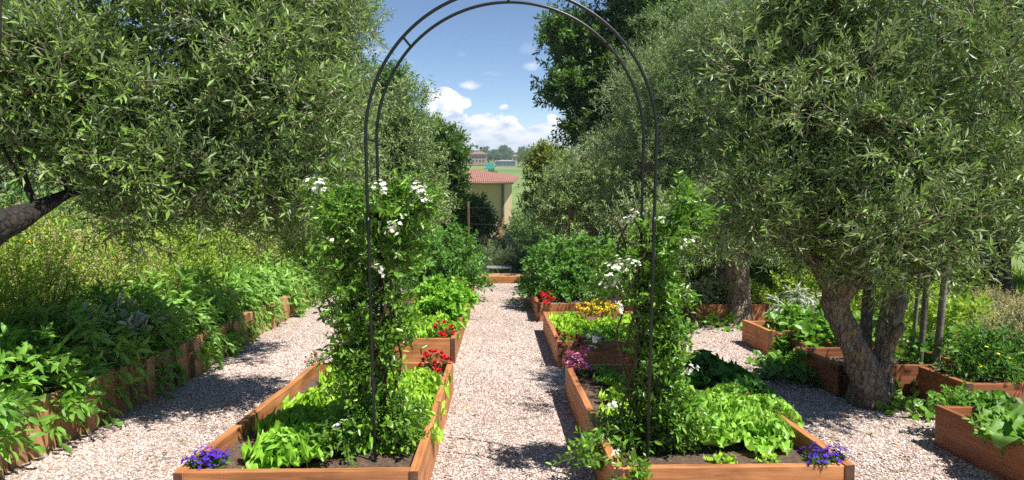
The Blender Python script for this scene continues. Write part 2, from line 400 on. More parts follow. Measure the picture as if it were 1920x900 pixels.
# ------------------------------------------------------------------ raised beds
BT = .045; BH = .26; slope = -math.atan(S)
BEDS = {
 'L1': (-1.53, -.38, 2.83, 5.13), 'L2': (-1.50, -.44, 6.15, 9.75), 'L3': (-1.55, -.48, 10.35, 12.6),
 'R1': (.54, 1.70, 2.83, 5.02), 'R2': (.56, 1.70, 5.95, 7.95), 'R3': (.53, 1.95, 8.70, 11.2),
 'C1': (2.76, 3.95, 1.0, 3.80), 'C2': (2.72, 3.80, 4.88, 5.62), 'C3': (2.86, 3.9, 5.80, 6.36), 'C4': (2.82, 3.9, 6.44, 7.15), 'C5': (2.66, 3.72, 8.52, 9.25),
 'D1': (3.34, 4.5, 4.30, 4.83)}
BL = {
 'L1': 'long orange timber raised bed of frilly lettuce around the left leg of the arch',
 'L2': 'timber raised bed of lettuce and celery between the nearest left bed and the tomato bush',
 'L3': 'timber raised bed holding the tall tomato bush on the left of the central path',
 'R1': 'timber raised bed with bare soil and pale lettuces around the right arch leg',
 'R2': 'timber raised bed of lettuce with a row of yellow marigolds',
 'R3': 'timber raised bed of tall tomatoes at the far right of the central path',
 'C1': 'reddish timber raised bed of broad leaved plants in the lower right corner',
 'C2': 'reddish timber raised bed with upright stakes right behind the forked olive trunk',
 'C3': 'timber raised bed under the spilling strawberry plants left of the forked olive trunk',
 'C4': 'short timber raised bed end beyond the strawberry plants, left of the strawberry bed',
 'C5': 'timber raised bed of variegated plants behind the straight olive trunk',
 'D1': 'low timber raised bed with yellow flowering shrub right of the staked bed'}
bedroot = {}
for k, (x0, x1, y0, y1) in BEDS.items():
    cx = (x0+x1)/2; cy = (y0+y1)/2
    t = empty('raised_bed', (cx, cy, -S*cy), BL[k], 'raised bed', 'timber raised beds on the gravel', (slope, 0, 0)); bedroot[k] = t
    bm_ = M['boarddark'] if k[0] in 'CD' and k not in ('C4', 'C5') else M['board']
    w = x1-x0; l = (y1-y0)/math.cos(slope); inner = w-2*BT
    dz = random.uniform(-.004, .004)
    for sx in (-1, 1):
        ho = BH+random.uniform(-.004, .006)
        s = obj('side_board', boxmesh('side_board', l, BT, ho+.04, bm_, .004, M['endgrain'], .006), t, (sx*(w/2-BT/2), 0, -.04), (0, 0, PI/2))
    obj('front_board', boxmesh('front_board', inner-.002, BT, BH+.038+dz, bm_, .004, M['endgrain'], .004), t, (0, -l/2+BT/2+.006, -.04))
    obj('rear_board', boxmesh('rear_board', inner-.002, BT, BH+.036, bm_, .004, M['endgrain'], .004), t, (0, l/2-BT/2-.006, -.04))
    # soil
    nx = int(inner/.03)+2; ny = int((l-2*BT)/.03)+2
    off = random.random()*90
    def sz(X, Y, off=off):
        Z = np.zeros_like(X)
        it = np.nditer([X, Y], flags=['multi_index'])
        for a, b in it:
            v = Vector((float(a)+off, float(b), 0))
            Z[it.multi_index] = .175+.022*mnoise.noise(v*4)+.014*mnoise.noise(v*16)+.008*mnoise.noise(v*37)
        return Z
    obj('soil', grid('soil', np.linspace(-inner/2, inner/2, nx), np.linspace(-l/2+BT, l/2-BT, ny), sz, M['soil']), t)
def soil_pt(x, y, h=.18): return Vector((x, y, -S*y+h))

# end board + step of the path
t = empty('timber_edging', (.15, 14.15, -S*14.15), 'low timber step board closing the far end of the central path', 'edging')
obj('board', boxmesh('board', 1.35, .06, .19, M['board'], .005, M['endgrain'], .004), t, (0, 0, -.04))
obj('board', boxmesh('board', 1.35, .32, .05, M['plank'], .005, M['endgrain'], .004), t, (0, .2, .10))

# ------------------------------------------------------------------ gravel stones (near region)
def inbed(x, y):
    m = np.zeros(len(x), bool)
    for (x0, x1, y0, y1) in BEDS.values(): m |= (x > x0-.004) & (x < x1+.004) & (y > y0-.01) & (y < y1+.01)
    return m
def stones(n, ylo, yhi, s0, s1):
    u = rng.random(n); y = ylo+(yhi-ylo)*u**1.25
    x = rng.uniform(-2.75, 4.4, n)
    keep = ~inbed(x, y); keep &= np.hypot(x-2.93, y-4.66) > .15
    # visible wedge with margin
    keep &= (x > -.86*y-.3) & (x < .90*y+.3)
    x, y = x[keep], y[keep]; n = len(x); s = rng.uniform(s0, s1, n)*(1+.5*(rng.random(n) > .93))
    z = -S*y+.004+s*.12
    oc = np.array([[1,0,0],[-1,0,0],[0,1,0],[0,-1,0],[0,0,1],[0,0,-1]], float)
    f = np.array([[0,2,4],[2,1,4],[1,3,4],[3,0,4],[2,0,5],[1,2,5],[3,1,5],[0,3,5]])
    R1 = runit(n); R2 = nrm(np.cross(R1, runit(n))); R3 = np.cross(R1, R2)
    B = np.stack([R1, R2, R3], 1)*(s[:, None, None]*rng.uniform(.35, .75, (n, 3, 1)))
    V = np.einsum('kj,njd->nkd', oc, B)*rng.uniform(.7, 1.25, (n, 6, 1)); V[:, :, 2] *= .8
    V += np.stack([x, y, z], -1)[:, None, :]
    return V.reshape(-1, 3), ((np.arange(n)*6)[:, None, None]+f[None]).reshape(-1, 3), np.repeat(rng.random(n), 8)
v1, f1, r1 = stones(120000, 2.0, 7.5, .007, .015); v2, f2, r2 = stones(50000, 6.0, 14.0, .009, .016)
o = obj('gravel', npmesh('gravel', np.concatenate([v1, v2]), [np.concatenate([f1, f2+len(v1)])], M['stone'], np.concatenate([r1, r2])))
tag(o, 'loose pinkish white gravel covering the paths', 'gravel', None, 'stuff')

# ------------------------------------------------------------------ retaining wall, left
t = empty('retaining_wall', (wallx(3), 3, -.3), 'low wall of upright weathered planks holding the green bank on the left', 'retaining wall')
yy = 1.2; segs = []
V, F = [], []
import bmesh
bm = bmesh.new(); pbm = []
seg_top = .36; cnt = 0
while yy < 16:
    w = random.uniform(.13, .24); x = wallx(yy+w/2)
    cnt -= 1
    if cnt <= 0: seg_top = random.uniform(.335, .36); cnt = random.randint(3, 7)
    h = seg_top+random.uniform(-.006, .006); th = random.uniform(.04, .055)
    ang = math.atan2(wallx(yy+w)-wallx(yy), w)
    r = bmesh.ops.create_cube(bm, size=1)['verts']
    jx = random.uniform(-.008, .008)
    for v in r:
        lx, ly, lz = v.co.x*th, v.co.y*(w-.008), (v.co.z+.5)*(h+.1)
        v.co = Vector((x+jx+lx*math.cos(ang)+ly*math.sin(ang), yy+w/2+ly*math.cos(ang)-lx*math.sin(ang), -S*(yy+w/2)-.1+lz))
    if cnt == 1: pbm.append((x+.035, yy+w, h+.008))
    yy += w
bmesh.ops.bevel(bm, geom=[e for e in bm.edges], offset=.004, segments=1, affect='EDGES')
me = bpy.data.meshes.new('plank_facing'); 
for v in bm.verts: v.co -= Vector(t.location)
bm.to_mesh(me); bm.free()
def plankmat():
    m = mat('upright_plank'); tt = NT(m); co = tt.n('ShaderNodeTexCoord').outputs['Object']
    isl = tt.n('ShaderNodeNewGeometry').outputs['Random Per Island']
    mp = tt.n('ShaderNodeMapping', Vector=co); mp.inputs['Scale'].default_value = (18, 18, 1.6)
    n1 = tt.n('ShaderNodeTexNoise', Vector=mp.outputs[0], Scale=2, Detail=7, Roughness=.62, Distortion=.6)
    c = tt.ramp(n1.outputs[0], [(.28, (.16, .075, .03)), (.5, (.38, .19, .08)), (.74, (.52, .31, .16))])
    hs = tt.n('ShaderNodeHueSaturation', Color=c); tt.l(tt.math('ADD', tt.math('MULTIPLY', isl, .5), .72), hs.inputs['Value'])
    n2 = tt.n('ShaderNodeTexNoise', Vector=co, Scale=2.3, Detail=5)
    c = tt.mix(tt.ramp(n2.outputs[0], [(.55, (0, 0, 0)), (.7, (.5, .5, .5))]), hs.outputs[0], (.26, .24, .17))
    b = tt.n('ShaderNodeBump', Strength=.4, Distance=.006, Height=n1.outputs[0])
    p = tt.n('ShaderNodeBsdfPrincipled', Base__Color=c, Roughness=.8, Normal=b.outputs[0]); tt.out(p.outputs[0]); return m
M['upright'] = plankmat(); me.materials.append(M['upright']); obj('plank_facing', me, t)
for (x, y, h) in pbm:
    obj('post', boxmesh('post', .05, .11, h+.1, M['plank'], .005), t, Vector((x, y, -S*y-.1))-Vector(t.location))

# ------------------------------------------------------------------ sprig based foliage
def rotz(D, a):
    c, s = np.cos(a), np.sin(a); return np.stack([D[:, 0]*c-D[:, 1]*s, D[:, 0]*s+D[:, 1]*c, D[:, 2]], -1)
def sprigs(P0, D, Lt, npl, leafL, leafW, spread=.8, droop=.1, nup=.5, jit=.25, pair=True):
    """leaves along every sprig; returns arrays for leaves() and the twig segments"""
    n = len(P0); D = nrm(D); Lt = np.broadcast_to(Lt, (n,))
    tt = (np.arange(npl)//2*2/(npl-1 if npl > 1 else 1) if pair else np.arange(npl)/(max(npl-1, 1)))
    tt = .12+.88*np.clip(tt, 0, 1)
    tj = tt[None, :]+rng.uniform(-.03, .03, (n, npl))
    sag = -droop*Lt[:, None]*tj**2
    Pl = P0[:, None, :]+D[:, None, :]*(tj*Lt[:, None])[:, :, None]; Pl[:, :, 2] += sag
    A = nrm(np.cross(D, runit(n))); B = np.cross(D, A)
    ph = (np.arange(npl) % 2)*PI+(np.arange(npl)//2)*1.57
    ph = ph[None, :]+rng.normal(0, .35, (n, npl))
    side = A[:, None, :]*np.cos(ph)[:, :, None]+B[:, None, :]*np.sin(ph)[:, :, None]
    LD = D[:, None, :]*.75+side*spread+rng.normal(0, jit, (n, npl, 3)); LD[:, :, 2] -= droop*.8*tj
    NN = rng.normal(0, .6, (n, npl, 3)); NN[:, :, 2] += nup; NN += side*-.2+D[:, None, :]*.3
    m = n*npl; LL = rng.uniform(*leafL, m); k = rng.uniform(*leafW, m)
    E = P0+D*Lt[:, None]; E[:, 2] -= droop*Lt
    return Pl.reshape(m, 3), nrm(LD.reshape(m, 3)), nrm(NN.reshape(m, 3)), LL, LL*k, (P0, E)
def subclumps(ells, rs):
    C, Rr = [], []
    for (c, rx, ry, rz, n) in ells:
        d = runit(n)*(rng.random((n, 1))**.42)
        C.append(np.array(c)[None]+d*np.array([rx, ry, rz])[None]); Rr.append(rng.uniform(rs[0], rs[1], n))
    return np.concatenate(C), np.concatenate(Rr)
def crown_sprigs(C, R, per, up=.45, outw=.7, flat=.8):
    n = len(C)*per; ci = np.repeat(np.arange(len(C)), per)
    d = runit(n); u = rng.random(n)**.5
    P0 = C[ci]+d*(R[ci]*u)[:, None]*np.array([1, 1, flat])
    D = d*outw+rng.normal(0, .35, (n, 3)); D[:, 2] += up
    return P0, nrm(D)
def branches(parts, start_pts, C, frac, r0, seed, sides=5):
    idx = [i for i in range(len(C)) if random.random() < frac]
    for i in idx:
        c = Vector(C[i]); s = min(start_pts, key=lambda p: (p[0]-c).length+random.uniform(0, .4)); a = s[0]
        mid = a.lerp(c, .5)+Vector([random.uniform(-.12, .12)*(c-a).length for _ in range(3)])+Vector((0, 0, .05))
        sweep(parts, [a, mid, c], [min(r0, s[1]), min(r0, s[1])*.6, .006], sides, .1, seed+i, 3)

def tree(name, base, limbs, ells, kind, label, group=None, per=30, npl=14, rs=(.22, .4), frac=.45, barkm='bark', lm='olive',
         lL=(.045, .075), lW=(.17, .25), tm='blade', up=.45, tw=(.14, .30), cat='olive tree', droop=.12, nup=.5, br=.03, seed=1, wob=.16, spread=.8, sides=14):
    base = Vector(base); t = empty(name, base, label, cat, group); b = np.array(base)
    parts = []; starts = []
    for li, (path, radii) in enumerate(limbs):
        sweep(parts, path, radii, sides, wob, seed+li*3, 6 if sides < 20 else 12)
        for j in range(1, len(path)):
            if j >= len(path)*.4: starts.append((Vector(path[j]), radii[j]*.8))
    tr_ = build_parts('trunk', parts, M[barkm], t, base)
    C, R = subclumps(ells, rs)
    bp = []; branches(bp, starts, C, frac, br, seed)
    if bp: build_parts('branches', bp, M[barkm], tr_, base).name = 'branch'
    P0, D = crown_sprigs(C, R, per, up)
    Pl, LD, NN, LL, LW, (A, B) = sprigs(P0, D, rng.uniform(tw[0], tw[1], len(P0)), npl, lL, lW, spread, droop, nup)
    cl = rng.normal(0, .13, len(C)); r = np.clip(rng.random(len(Pl))*.75+.12+np.repeat(np.repeat(cl, per), npl), 0, .93)
    cr = leaves('crown', Pl-b, LD, NN, LL, LW, tm, M[lm], t, r)
    k = rng.random(len(A)) < .8
    o = tubes('twigs', A[k]-b, B[k]-b, .0042, .0015, M['twig'], cr); o.name = 'twig_sprays'
    return t

OG = 'olive trees around the kitchen garden'
# right front olive (forked trunk)
b = G(1632, 762)
T1 = tree('olive_tree', b, [
    ([b+Vector((.02, 0, -.15)), P(1622, 715, 4.66), P(1606, 655, 4.62), P(1566, 575, 4.68), P(1578, 525, 4.60), P(1596, 470, 4.6), P(1620, 380, 4.55), P(1600, 250, 4.5)], [.165, .13, .092, .092, .112, .060, .042, .02]),
    ([b+Vector((.06, .05, -.12)), P(1648, 720, 4.72), P(1662, 640, 4.76), P(1680, 560, 4.8), P(1693, 500, 4.85), P(1712, 400, 4.9), P(1740, 240, 5.0)], [.13, .10, .074, .082, .066, .045, .02]),
    ([P(1632, 745, 4.85), P(1622, 650, 4.95), P(1628, 560, 5.05), P(1640, 470, 5.1)], [.07, .05, .045, .03]),
    ([P(1580, 530, 4.62), P(1604, 522, 4.5), P(1614, 540, 4.44)], [.08, .045, .02]),
    ([P(1665, 640, 4.74), P(1684, 622, 4.64), P(1692, 605, 4.62)], [.06, .035, .012]),
    ([P(1562, 540, 4.63), P(1532, 500, 4.6), P(1490, 440, 4.5), P(1450, 330, 4.4), P(1430, 200, 4.4)], [.07, .052, .04, .03, .015]),
    ([P(1625, 400, 4.6), P(1700, 330, 4.4), P(1790, 300, 4.3)], [.06, .045, .02])],
    [(P(1580, 230, 4.4), .98, .95, .92, 44), (P(1480, 130, 4.9), .48, .7, .7, 32), (P(1720, 200, 4.7), .66, .8, .85, 32), (P(1440, 350, 4.5), .5, .6, .42, 26), (P(1600, 420, 4.5), .72, .7, .28, 28),
     (P(1780, 380, 4.6), .42, .6, .42, 24), (P(1400, 300, 4.9), .2, .4, .5, 8), (P(1690, -100, 4.8), .85, .9, .6, 30), (P(1560, 0, 4.4), .5, .4, .4, 16), (P(1690, 470, 4.3), .4, .4, .16, 12)],
    'olive', 'grey green olive tree with a forked lichen spotted trunk rising from the gravel at right', OG, per=30, npl=12, rs=(.10, .25), lL=(.045, .078), lW=(.20, .28), seed=3, wob=.30, sides=32)
# second olive (straight trunk)
b = G(1388, 606)
T2 = tree('olive_tree', b, [
    ([b+Vector((0, 0, -.1)), P(1386, 560, 8.6), P(1382, 500, 8.6), P(1372, 470, 8.6), P(1345, 440, 8.8), P(1325, 390, 9.4), P(1320, 340, 10.2)], [.2, .155, .145, .14, .09, .05, .02]),
    ([P(1376, 480, 8.6), P(1400, 400, 8.7), P(1430, 250, 9.8), P(1440, 120, 10.4)], [.13, .10, .07, .03]),
    ([P(1350, 450, 8.5), P(1270, 400, 9.5), P(1210, 330, 10.8)], [.09, .06, .025])],
    [(P(1275, 280, 11.6), 1.5, 1.1, 1.7, 84), (P(1400, 200, 11.0), 1.55, 1.1, 1.95, 84), (P(1345, 60, 11.6), 1.15, 1.0, .95, 30), (P(1190, 330, 11.4), .72, .9, 1.05, 36), (P(1310, 420, 8.3), .95, .8, .30, 26), (P(1480, 400, 8.7), .9, .9, .5, 24), (P(1230, 180, 11.4), .7, .8, .75, 20)],
    'olive', 'pale olive tree with a single upright trunk beside the variegated bed', OG, per=26, npl=14, rs=(.25, .42), lm='olive_grey', lL=(.055, .085), lW=(.2, .28), tw=(.2, .4), seed=9, wob=.12)
# far right olive, dark trunk
b = G(1868, 585)
T3 = tree('olive_tree', b, [
    ([b+Vector((0, 0, -.1)), P(1868, 530, 9.5), P(1866, 480, 9.5), P(1866, 450, 9.5), P(1900, 430, 9.4), P(1950, 380, 9.3)], [.26, .2, .19, .18, .13, .06]),
    ([P(1866, 460, 9.5), P(1860, 380, 9.5), P(1880, 200, 9.5), P(1900, 50, 9.5)], [.17, .13, .08, .03])],
    [(P(1900, 180, 9.5), .9, 1.2, 1.75, 70), (P(1990, 260, 9.3), 1.0, 1.4, 1.7, 50), (P(1850, 330, 9.6), .62, 1.0, .7, 34), (P(1870, -40, 9.6), 1.0, 1.0, .9, 30)],
    'olive', 'dark trunked olive tree at the right edge of the photo before the bright meadow', OG, per=26, npl=14, rs=(.25, .42), barkm='bark_dark_shaded', lL=(.055, .085), lW=(.2, .28), tw=(.2, .4), seed=15)
# left main olive
b = Vector((-4.1, 3.3, gz(-4.1, 3.3)))
T4 = tree('olive_tree', b, [
    ([b+Vector((0, 0, -.15)), (-4.05, 3.3, .7), P(-150, 500, 3.4), P(0, 425, 3.45), P(70, 392, 3.7), P(130, 362, 4.0), P(200, 330, 4.4)], [.26, .2, .115, .08, .05, .028, .014]),
    ([(-4.05, 3.3, .8), P(-190, 380, 3.6), P(-70, 160, 3.8), P(10, 80, 4.0), P(50, 20, 4.1), P(120, -80, 4.2)], [.2, .14, .11, .085, .06, .03]),
    ([P(-60, 150, 3.3), P(-40, 0, 3.4), P(0, -200, 3.6)], [.12, .09, .05]),
    ([P(30, 50, 4.05), P(250, 60, 4.4), P(400, 120, 4.7), P(520, 200, 5.0)], [.04, .03, .02, .01])],
    [(P(320, 180, 4.35), .90, .6, .84, 50), (P(500, 175, 4.75), .66, .5, .84, 32), (P(150, 210, 4.05), .46, .4, .56, 30), (P(330, 340, 4.25), .66, .35, .32, 17), (P(480, 365, 4.7), .56, .4, .30, 14), (P(400, -60, 4.5), 1.0, .6, .45, 14),
     (P(85, 225, 4.1), .26, .3, .24, 10), (P(125, 110, 3.9), .26, .2, .30, 13), (P(210, 300, 4.0), .34, .2, .2, 12), (P(600, 60, 6.0), .5, .5, 1.0, 26)],
    'olive', 'large olive tree with dark limbs filling the upper left over the green bank', OG, per=25, npl=12, rs=(.10, .22), barkm='bark_dark_shaded', lL=(.05, .085), lW=(.22, .30), seed=21, nup=.7, br=.014, sides=12)
# second left olive, farther down the bank
b = Vector((-5.2, 11.6, gz(-5.2, 11.6)))
T5 = tree('olive_tree', b, [([b+Vector((0, 0, -.1)), b+Vector((.1, 0, .9)), P(500, 260, 11.5), P(560, 120, 11.4), P(600, 0, 11.2)], [.24, .17, .12, .07, .03]),
    ([P(480, 330, 11.5), P(590, 300, 11.2), P(640, 240, 11)], [.12, .07, .03])],
    [(P(580, 150, 11.3), .95, 1.3, 2.1, 90), (P(620, 290, 11.1), .65, 1.0, .8, 40), (P(470, 150, 11.8), 1.3, 1.3, 2.4, 60), (P(620, 20, 11.2), .55, .8, .8, 30), (P(560, 370, 11), .75, 1.0, .4, 26)],
    'olive', 'silvery olive tree behind the large left olive, reaching up beside the arch', OG, per=24, npl=14, rs=(.3, .5), lm='olive_grey', lL=(.06, .095), lW=(.2, .28), tw=(.2, .38), seed=27)
# middle distance olive left of sky gap
b = Vector((-2.3, 14.5, gz(-2.3, 14.5)))
T6 = tree('olive_tree', b, [([b+Vector((0, 0, -.1)), b+Vector((0, 0, 1.0)), P(760, 340, 14.3), P(765, 260, 14.2), P(775, 200, 14.2)], [.25, .18, .12, .06, .03])],
    [(P(750, 310, 14.2), .78, 1.0, .95, 50), (P(752, 232, 14.2), .40, .6, .5, 14), (P(768, 190, 14.2), .18, .2, .28, 4), (P(700, 290, 14.5), .6, .8, .9, 26), (P(780, 380, 14.0), .45, .7, .5, 20)],
    'olive', 'feathery olive tree in the middle distance just left of the cloud', OG, per=24, npl=12, rs=(.26, .42), lm='olive_grey', lL=(.075, .12), lW=(.24, .32), tw=(.25, .5), seed=33)
# wispy shoots above T6
# oak right
b = Vector((4.4, 17.5, gz(4.4, 17.5)))
T8 = tree('oak_tree', b, [([b+Vector((0, 0, -.2)), b+Vector((-.1, 0, 1.8)), P(1205, 250, 17.4), P(1170, 140, 17.3), P(1150, 20, 17.2)], [.38, .30, .24, .15, .06]),
    ([P(1205, 230, 17.4), P(1130, 180, 17.0), P(1060, 150, 16.8)], [.16, .09, .03]), ([P(1210, 260, 17.4), P(1260, 130, 17.6), P(1300, 20, 17.8)], [.18, .12, .05])],
    [(P(1160, 80, 17.2), 1.5, 1.6, 1.5, 70), (P(1075, 165, 16.9), .75, .9, .5, 26), (P(1055, 70, 17.0), .55, .7, .5, 18), (P(1110, 245, 16.8), .62, .8, .55, 26), (P(1250, 60, 17.6), 1.3, 1.5, 1.5, 50), (P(1200, -80, 17.3), 2.0, 1.6, 1.0, 40), (P(1180, 200, 17.2), 1.0, 1.0, .8, 30)],
    'oak', 'broad green oak tree standing against the sky right of the arch top', None, per=22, npl=9, rs=(.26, .46), barkm='bark_oak', lm='oakleaf', lL=(.10, .15), lW=(.5, .62), tm='oak', tw=(.2, .36), cat='oak tree', nup=.9, seed=41, frac=.6, br=.05, spread=1.0)
# dark oak left of house
b = Vector((-1.6, 19.5, gz(-1.6, 19.5)))
T7 = tree('oak_tree', b, [([b+Vector((0, 0, -.2)), b+Vector((0, 0, 1.2)), P(845, 330, 19.4), P(835, 260, 19.3)], [.26, .2, .12, .04]), ([P(848, 380, 19.4), P(880, 385, 19.2)], [.09, .03])],
    [(P(835, 285, 19.3), .52, .8, .62, 26), (P(838, 345, 19.3), .6, .9, .55, 30), (P(868, 392, 19.1), .62, .7, .30, 24), (P(890, 425, 19.0), .55, .7, .25, 18), (P(810, 250, 19.4), .35, .5, .32, 10)],
    'oak', 'dark leafed oak tree partly hiding the ochre farmhouse', None, per=20, npl=9, rs=(.24, .42), barkm='bark_dark_shaded', lm='oakleaf', lL=(.10, .15), lW=(.5, .62), tm='oak', tw=(.2, .4), cat='oak tree', nup=.9, seed=45, frac=.6, spread=1.0)
b = Vector((-4.2, 22.5, gz(-4.2, 22.5)))
tree('oak_tree', b, [([b+Vector((0, 0, -.2)), b+Vector((0, 0, 3)), P(722, 180, 22.3)], [.26, .2, .06])],
    [(P(725, 160, 22.3), .48, .6, .62, 18), (P(700, 200, 22.4), .9, .9, .8, 20), (P(700, 290, 22.4), 1.2, 1.2, 1.6, 30)],
    'oak', 'slender oak crown just poking out behind the arch on the left', None, per=20, npl=9, rs=(.26, .42), barkm='bark_oak', lm='oakleaf', lL=(.11, .16), lW=(.5, .62), tm='oak', tw=(.25, .4), cat='oak tree', nup=.9, seed=49, frac=.6, spread=1.0)
# lime-green tree and olive right of house
b = Vector((2.0, 21.5, gz(2, 21.5)))
tree('young_tree', b, [([b+Vector((0, 0, -.1)), b+Vector((0, 0, 1)), P(1030, 310, 21.5)], [.14, .1, .03])],
    [(P(1028, 330, 21.4), .62, .8, .75, 30), (P(1015, 380, 21.3), .6, .8, .5, 20), (P(1045, 300, 21.5), .5, .5, .3, 10), (P(1008, 300, 21.4), .12, .2, .35, 4)],
    'lime', 'yellow green young tree just right of the farmhouse', None, per=20, npl=10, rs=(.2, .36), barkm='bark_oak', lm='limeleaf', lL=(.09, .13), lW=(.4, .5), tm='blade', tw=(.25, .45), cat='young tree', nup=.8, seed=53, frac=.4, up=.7)
b = Vector((2.2, 14.8, gz(2.2, 14.8)))
T9 = tree('olive_tree', b, [([b+Vector((0, 0, -.1)), b+Vector((0, 0, .9)), P(1095, 340, 14.8), P(1090, 290, 14.8)], [.2, .15, .08, .03])],
    [(P(1095, 350, 14.8), .9, .9, .75, 50), (P(1150, 330, 14.9), .7, .8, .8, 26), (P(1060, 400, 14.6), .6, .7, .4, 20)],
    'olive', 'low silvery olive tree behind the right hand tomato plants', OG, per=22, npl=12, rs=(.26, .4), lm='olive_grey', lL=(.075, .12), lW=(.24, .32), tw=(.25, .45), seed=57)
# olives further off that close the view behind the front ones
for (loc, rz, s, lab, src) in [
    ((-7.2, 9.0), 1.0, 1.25, 'olive tree on the left bank glimpsed dark through the largest crown', T2), ((-5.8, 12.5), 2.2, 1.3, 'olive tree farther down the left bank behind the silvery one', T2),
    ((-8.5, 5.6), 4.1, 1.15, 'olive tree high on the left bank at the edge of the photo', T2), ((6.2, 12.8), .6, 1.25, 'olive tree behind the strawberry bed, right of the pale one', T2),
    ((9.5, 15.5), 3.3, 1.4, 'olive tree far behind the dark trunked one at right', T2), ((4.6, 13.2), 5.0, 1.1, 'olive tree between the oak and the pale olive', T2)]:
    dup(src, (loc[0], loc[1], float(gz(*loc))), rz, s, lab, OG)
#@@PART2
HAZE = True
# ------------------------------------------------------------------ shrubs and herbs
def shrub(name, loc, rx, ry, h, nsp, npl, tm, lL, lW, m, label, cat, group=None, droop=.2, up=.6, lean=(0, 0), nup=.5, flowers=None, tw=(.12, .25), fill=.6, stems=True,
          spread=.9, low=0.0, flat=1.0, stemm='stem', pair=True, jit=.25, scale=1.0):
    t = empty(name, loc, label, cat, group)
    d = runit(nsp); d[:, 2] = np.abs(d[:, 2]) if low == 0 else np.maximum(d[:, 2], -low); d = nrm(d)
    u = rng.random(nsp)**fill
    bump = np.array([1+.22*mnoise.noise(Vector(tuple(x*2.6+np.array(loc)*3))) for x in d])
    P0 = d*u[:, None]*bump[:, None]*np.array([rx, ry, h*flat])
    P0[:, 0] += lean[0]*P0[:, 2]; P0[:, 1] += lean[1]*P0[:, 2]
    P0[:, 2] += h*(1-flat)*.6
    D = d*np.array([1, 1, .6])+rng.normal(0, .3, (nsp, 3)); D[:, 2] += up
    Pl, LD, NN, LL, LW, (A, B) = sprigs(P0, D, rng.uniform(tw[0], tw[1], nsp), npl, lL, lW, spread, droop, nup, jit, pair)
    fo = leaves('foliage', Pl, LD, NN, LL, LW, tm, M[m], t, smooth=(tm in ('sage', 'oval')))
    if stems:
        k = rng.random(nsp) < .5; Bs = np.zeros((k.sum(), 3)); Bs[:, :2] = P0[k][:, :2]*.25
        o = tubes('stems', np.concatenate([Bs, P0[k]]), np.concatenate([P0[k], B[k]]), .0035, .002, M[stemm], t); o.name = 'stem'
    if flowers:
        for (pm, nf, fr, np_, kind) in flowers:
            idx = rng.choice(nsp, nf, replace=nf > nsp); tops = B[idx]+rng.normal(0, .015, (nf, 3)); tops[:, 2] += .02
            blossoms(t, tops, fr, np_, pm, kind, d[idx])
    return t
def blossoms(parent, C, fr, npet, pm, kind='open', out=None):
    """npet petals round each centre"""
    n = len(C); up = np.zeros((n, 3)); up[:, 2] = 1; ax = nrm(up*.8+(out if out is not None else 0)*.6+rng.normal(0, .25, (n, 3)))
    X = nrm(np.cross(ax, runit(n))); Y = np.cross(ax, X)
    an = np.arange(npet)*2*PI/npet*(1 if kind == 'open' else 2.618)
    lift = np.full(npet, .25) if kind == 'open' else np.linspace(.05, 2.2, npet)
    D = X[:, None, :]*np.cos(an)[None, :, None]+Y[:, None, :]*np.sin(an)[None, :, None]+ax[:, None, :]*lift[None, :, None]
    Pp = np.repeat(C[:, None, :], npet, 1).reshape(-1, 3); D = nrm(D.reshape(-1, 3)); N = np.repeat(ax, npet, 0)+D*-.3
    L = rng.uniform(.8, 1.15, len(Pp))*fr
    o = leaves('blossom', Pp, D, N, L, L*(.9 if kind == 'open' else .7), 'petal', M[pm], parent)
    return o

# sage row spilling over the plank wall (front row)
SG = 'plants spilling over the plank wall'
row = [ (2.75, .38, .32, .36, 'sage2', 'bright broad leaved plant cut by the left edge of the photo'), # y, rx, ry, h, leaf material, label
 (3.35, .40, .32, .36, 'sage2', 'bright broad leaved plant near the lower left corner, hanging over the planks'),
 (3.95, .40, .32, .38, 'sage2', 'broad leaved plant hanging over the plank wall next to the nearest one'),
 (4.55, .42, .36, .48, 'sage', 'dark shaded sage clump drooping over the planks under the large olive'),
 (5.2, .44, .38, .52, 'sage', 'second shaded sage clump, directly behind the blue flowered borage'),
 (5.95, .44, .40, .50, 'sage', 'sunlit sage clump beside the tall pale plank'),
 (6.7, .44, .42, .50, 'sage', 'sunlit sage clump midway along the plank wall'),
 (7.5, .46, .44, .50, 'sage', 'sage clump just before the step in the plank wall'),
 (8.35, .46, .46, .50, 'sage', 'sage clump just past the step in the plank wall'),
 (9.3, .48, .5, .52, 'sage', 'third sage clump from the far end of the plank wall'),
 (10.35, .48, .55, .52, 'sage', 'second sage clump from the far end of the plank wall'),
 (11.5, .48, .6, .5, 'sage', 'farthest sage clump on the plank wall')]
for y, rx, ry, h, m, lab in row:
    x = wallx(y)-(.34 if y < 4.2 else .41); z = -S*y+.36
    near = y < 4.2
    shrub('sage_plant' if m == 'sage' else 'broad_leaved_plant', (x, y, z), rx, ry, h, 190 if near else 230, 9 if near else 10, 'sage', (.075, .125) if near else (.085, .14), (.27, .36) if near else (.27, .35), m, lab, 'sage plant' if m == 'sage' else 'leafy plant', SG,
          droop=.6 if near else 1.0, up=.35 if near else .1, lean=(.12, 0), tw=(.10, .22), fill=.35, nup=.8, low=.18, jit=.14, spread=.6)
# borage
bo = P(215, 580, 4.9); t = shrub('borage', (bo.x, bo.y, bo.z-.25), .16, .16, .34, 26, 7, 'oval', (.05, .09), (.4, .5), 'silver', 'borage with pale blue star flowers rising out of the shaded sage', 'borage', None, droop=.2, up=1.2, tw=(.08, .2),
      flowers=[('lilac_petal', 14, .022, 5, 'open')])
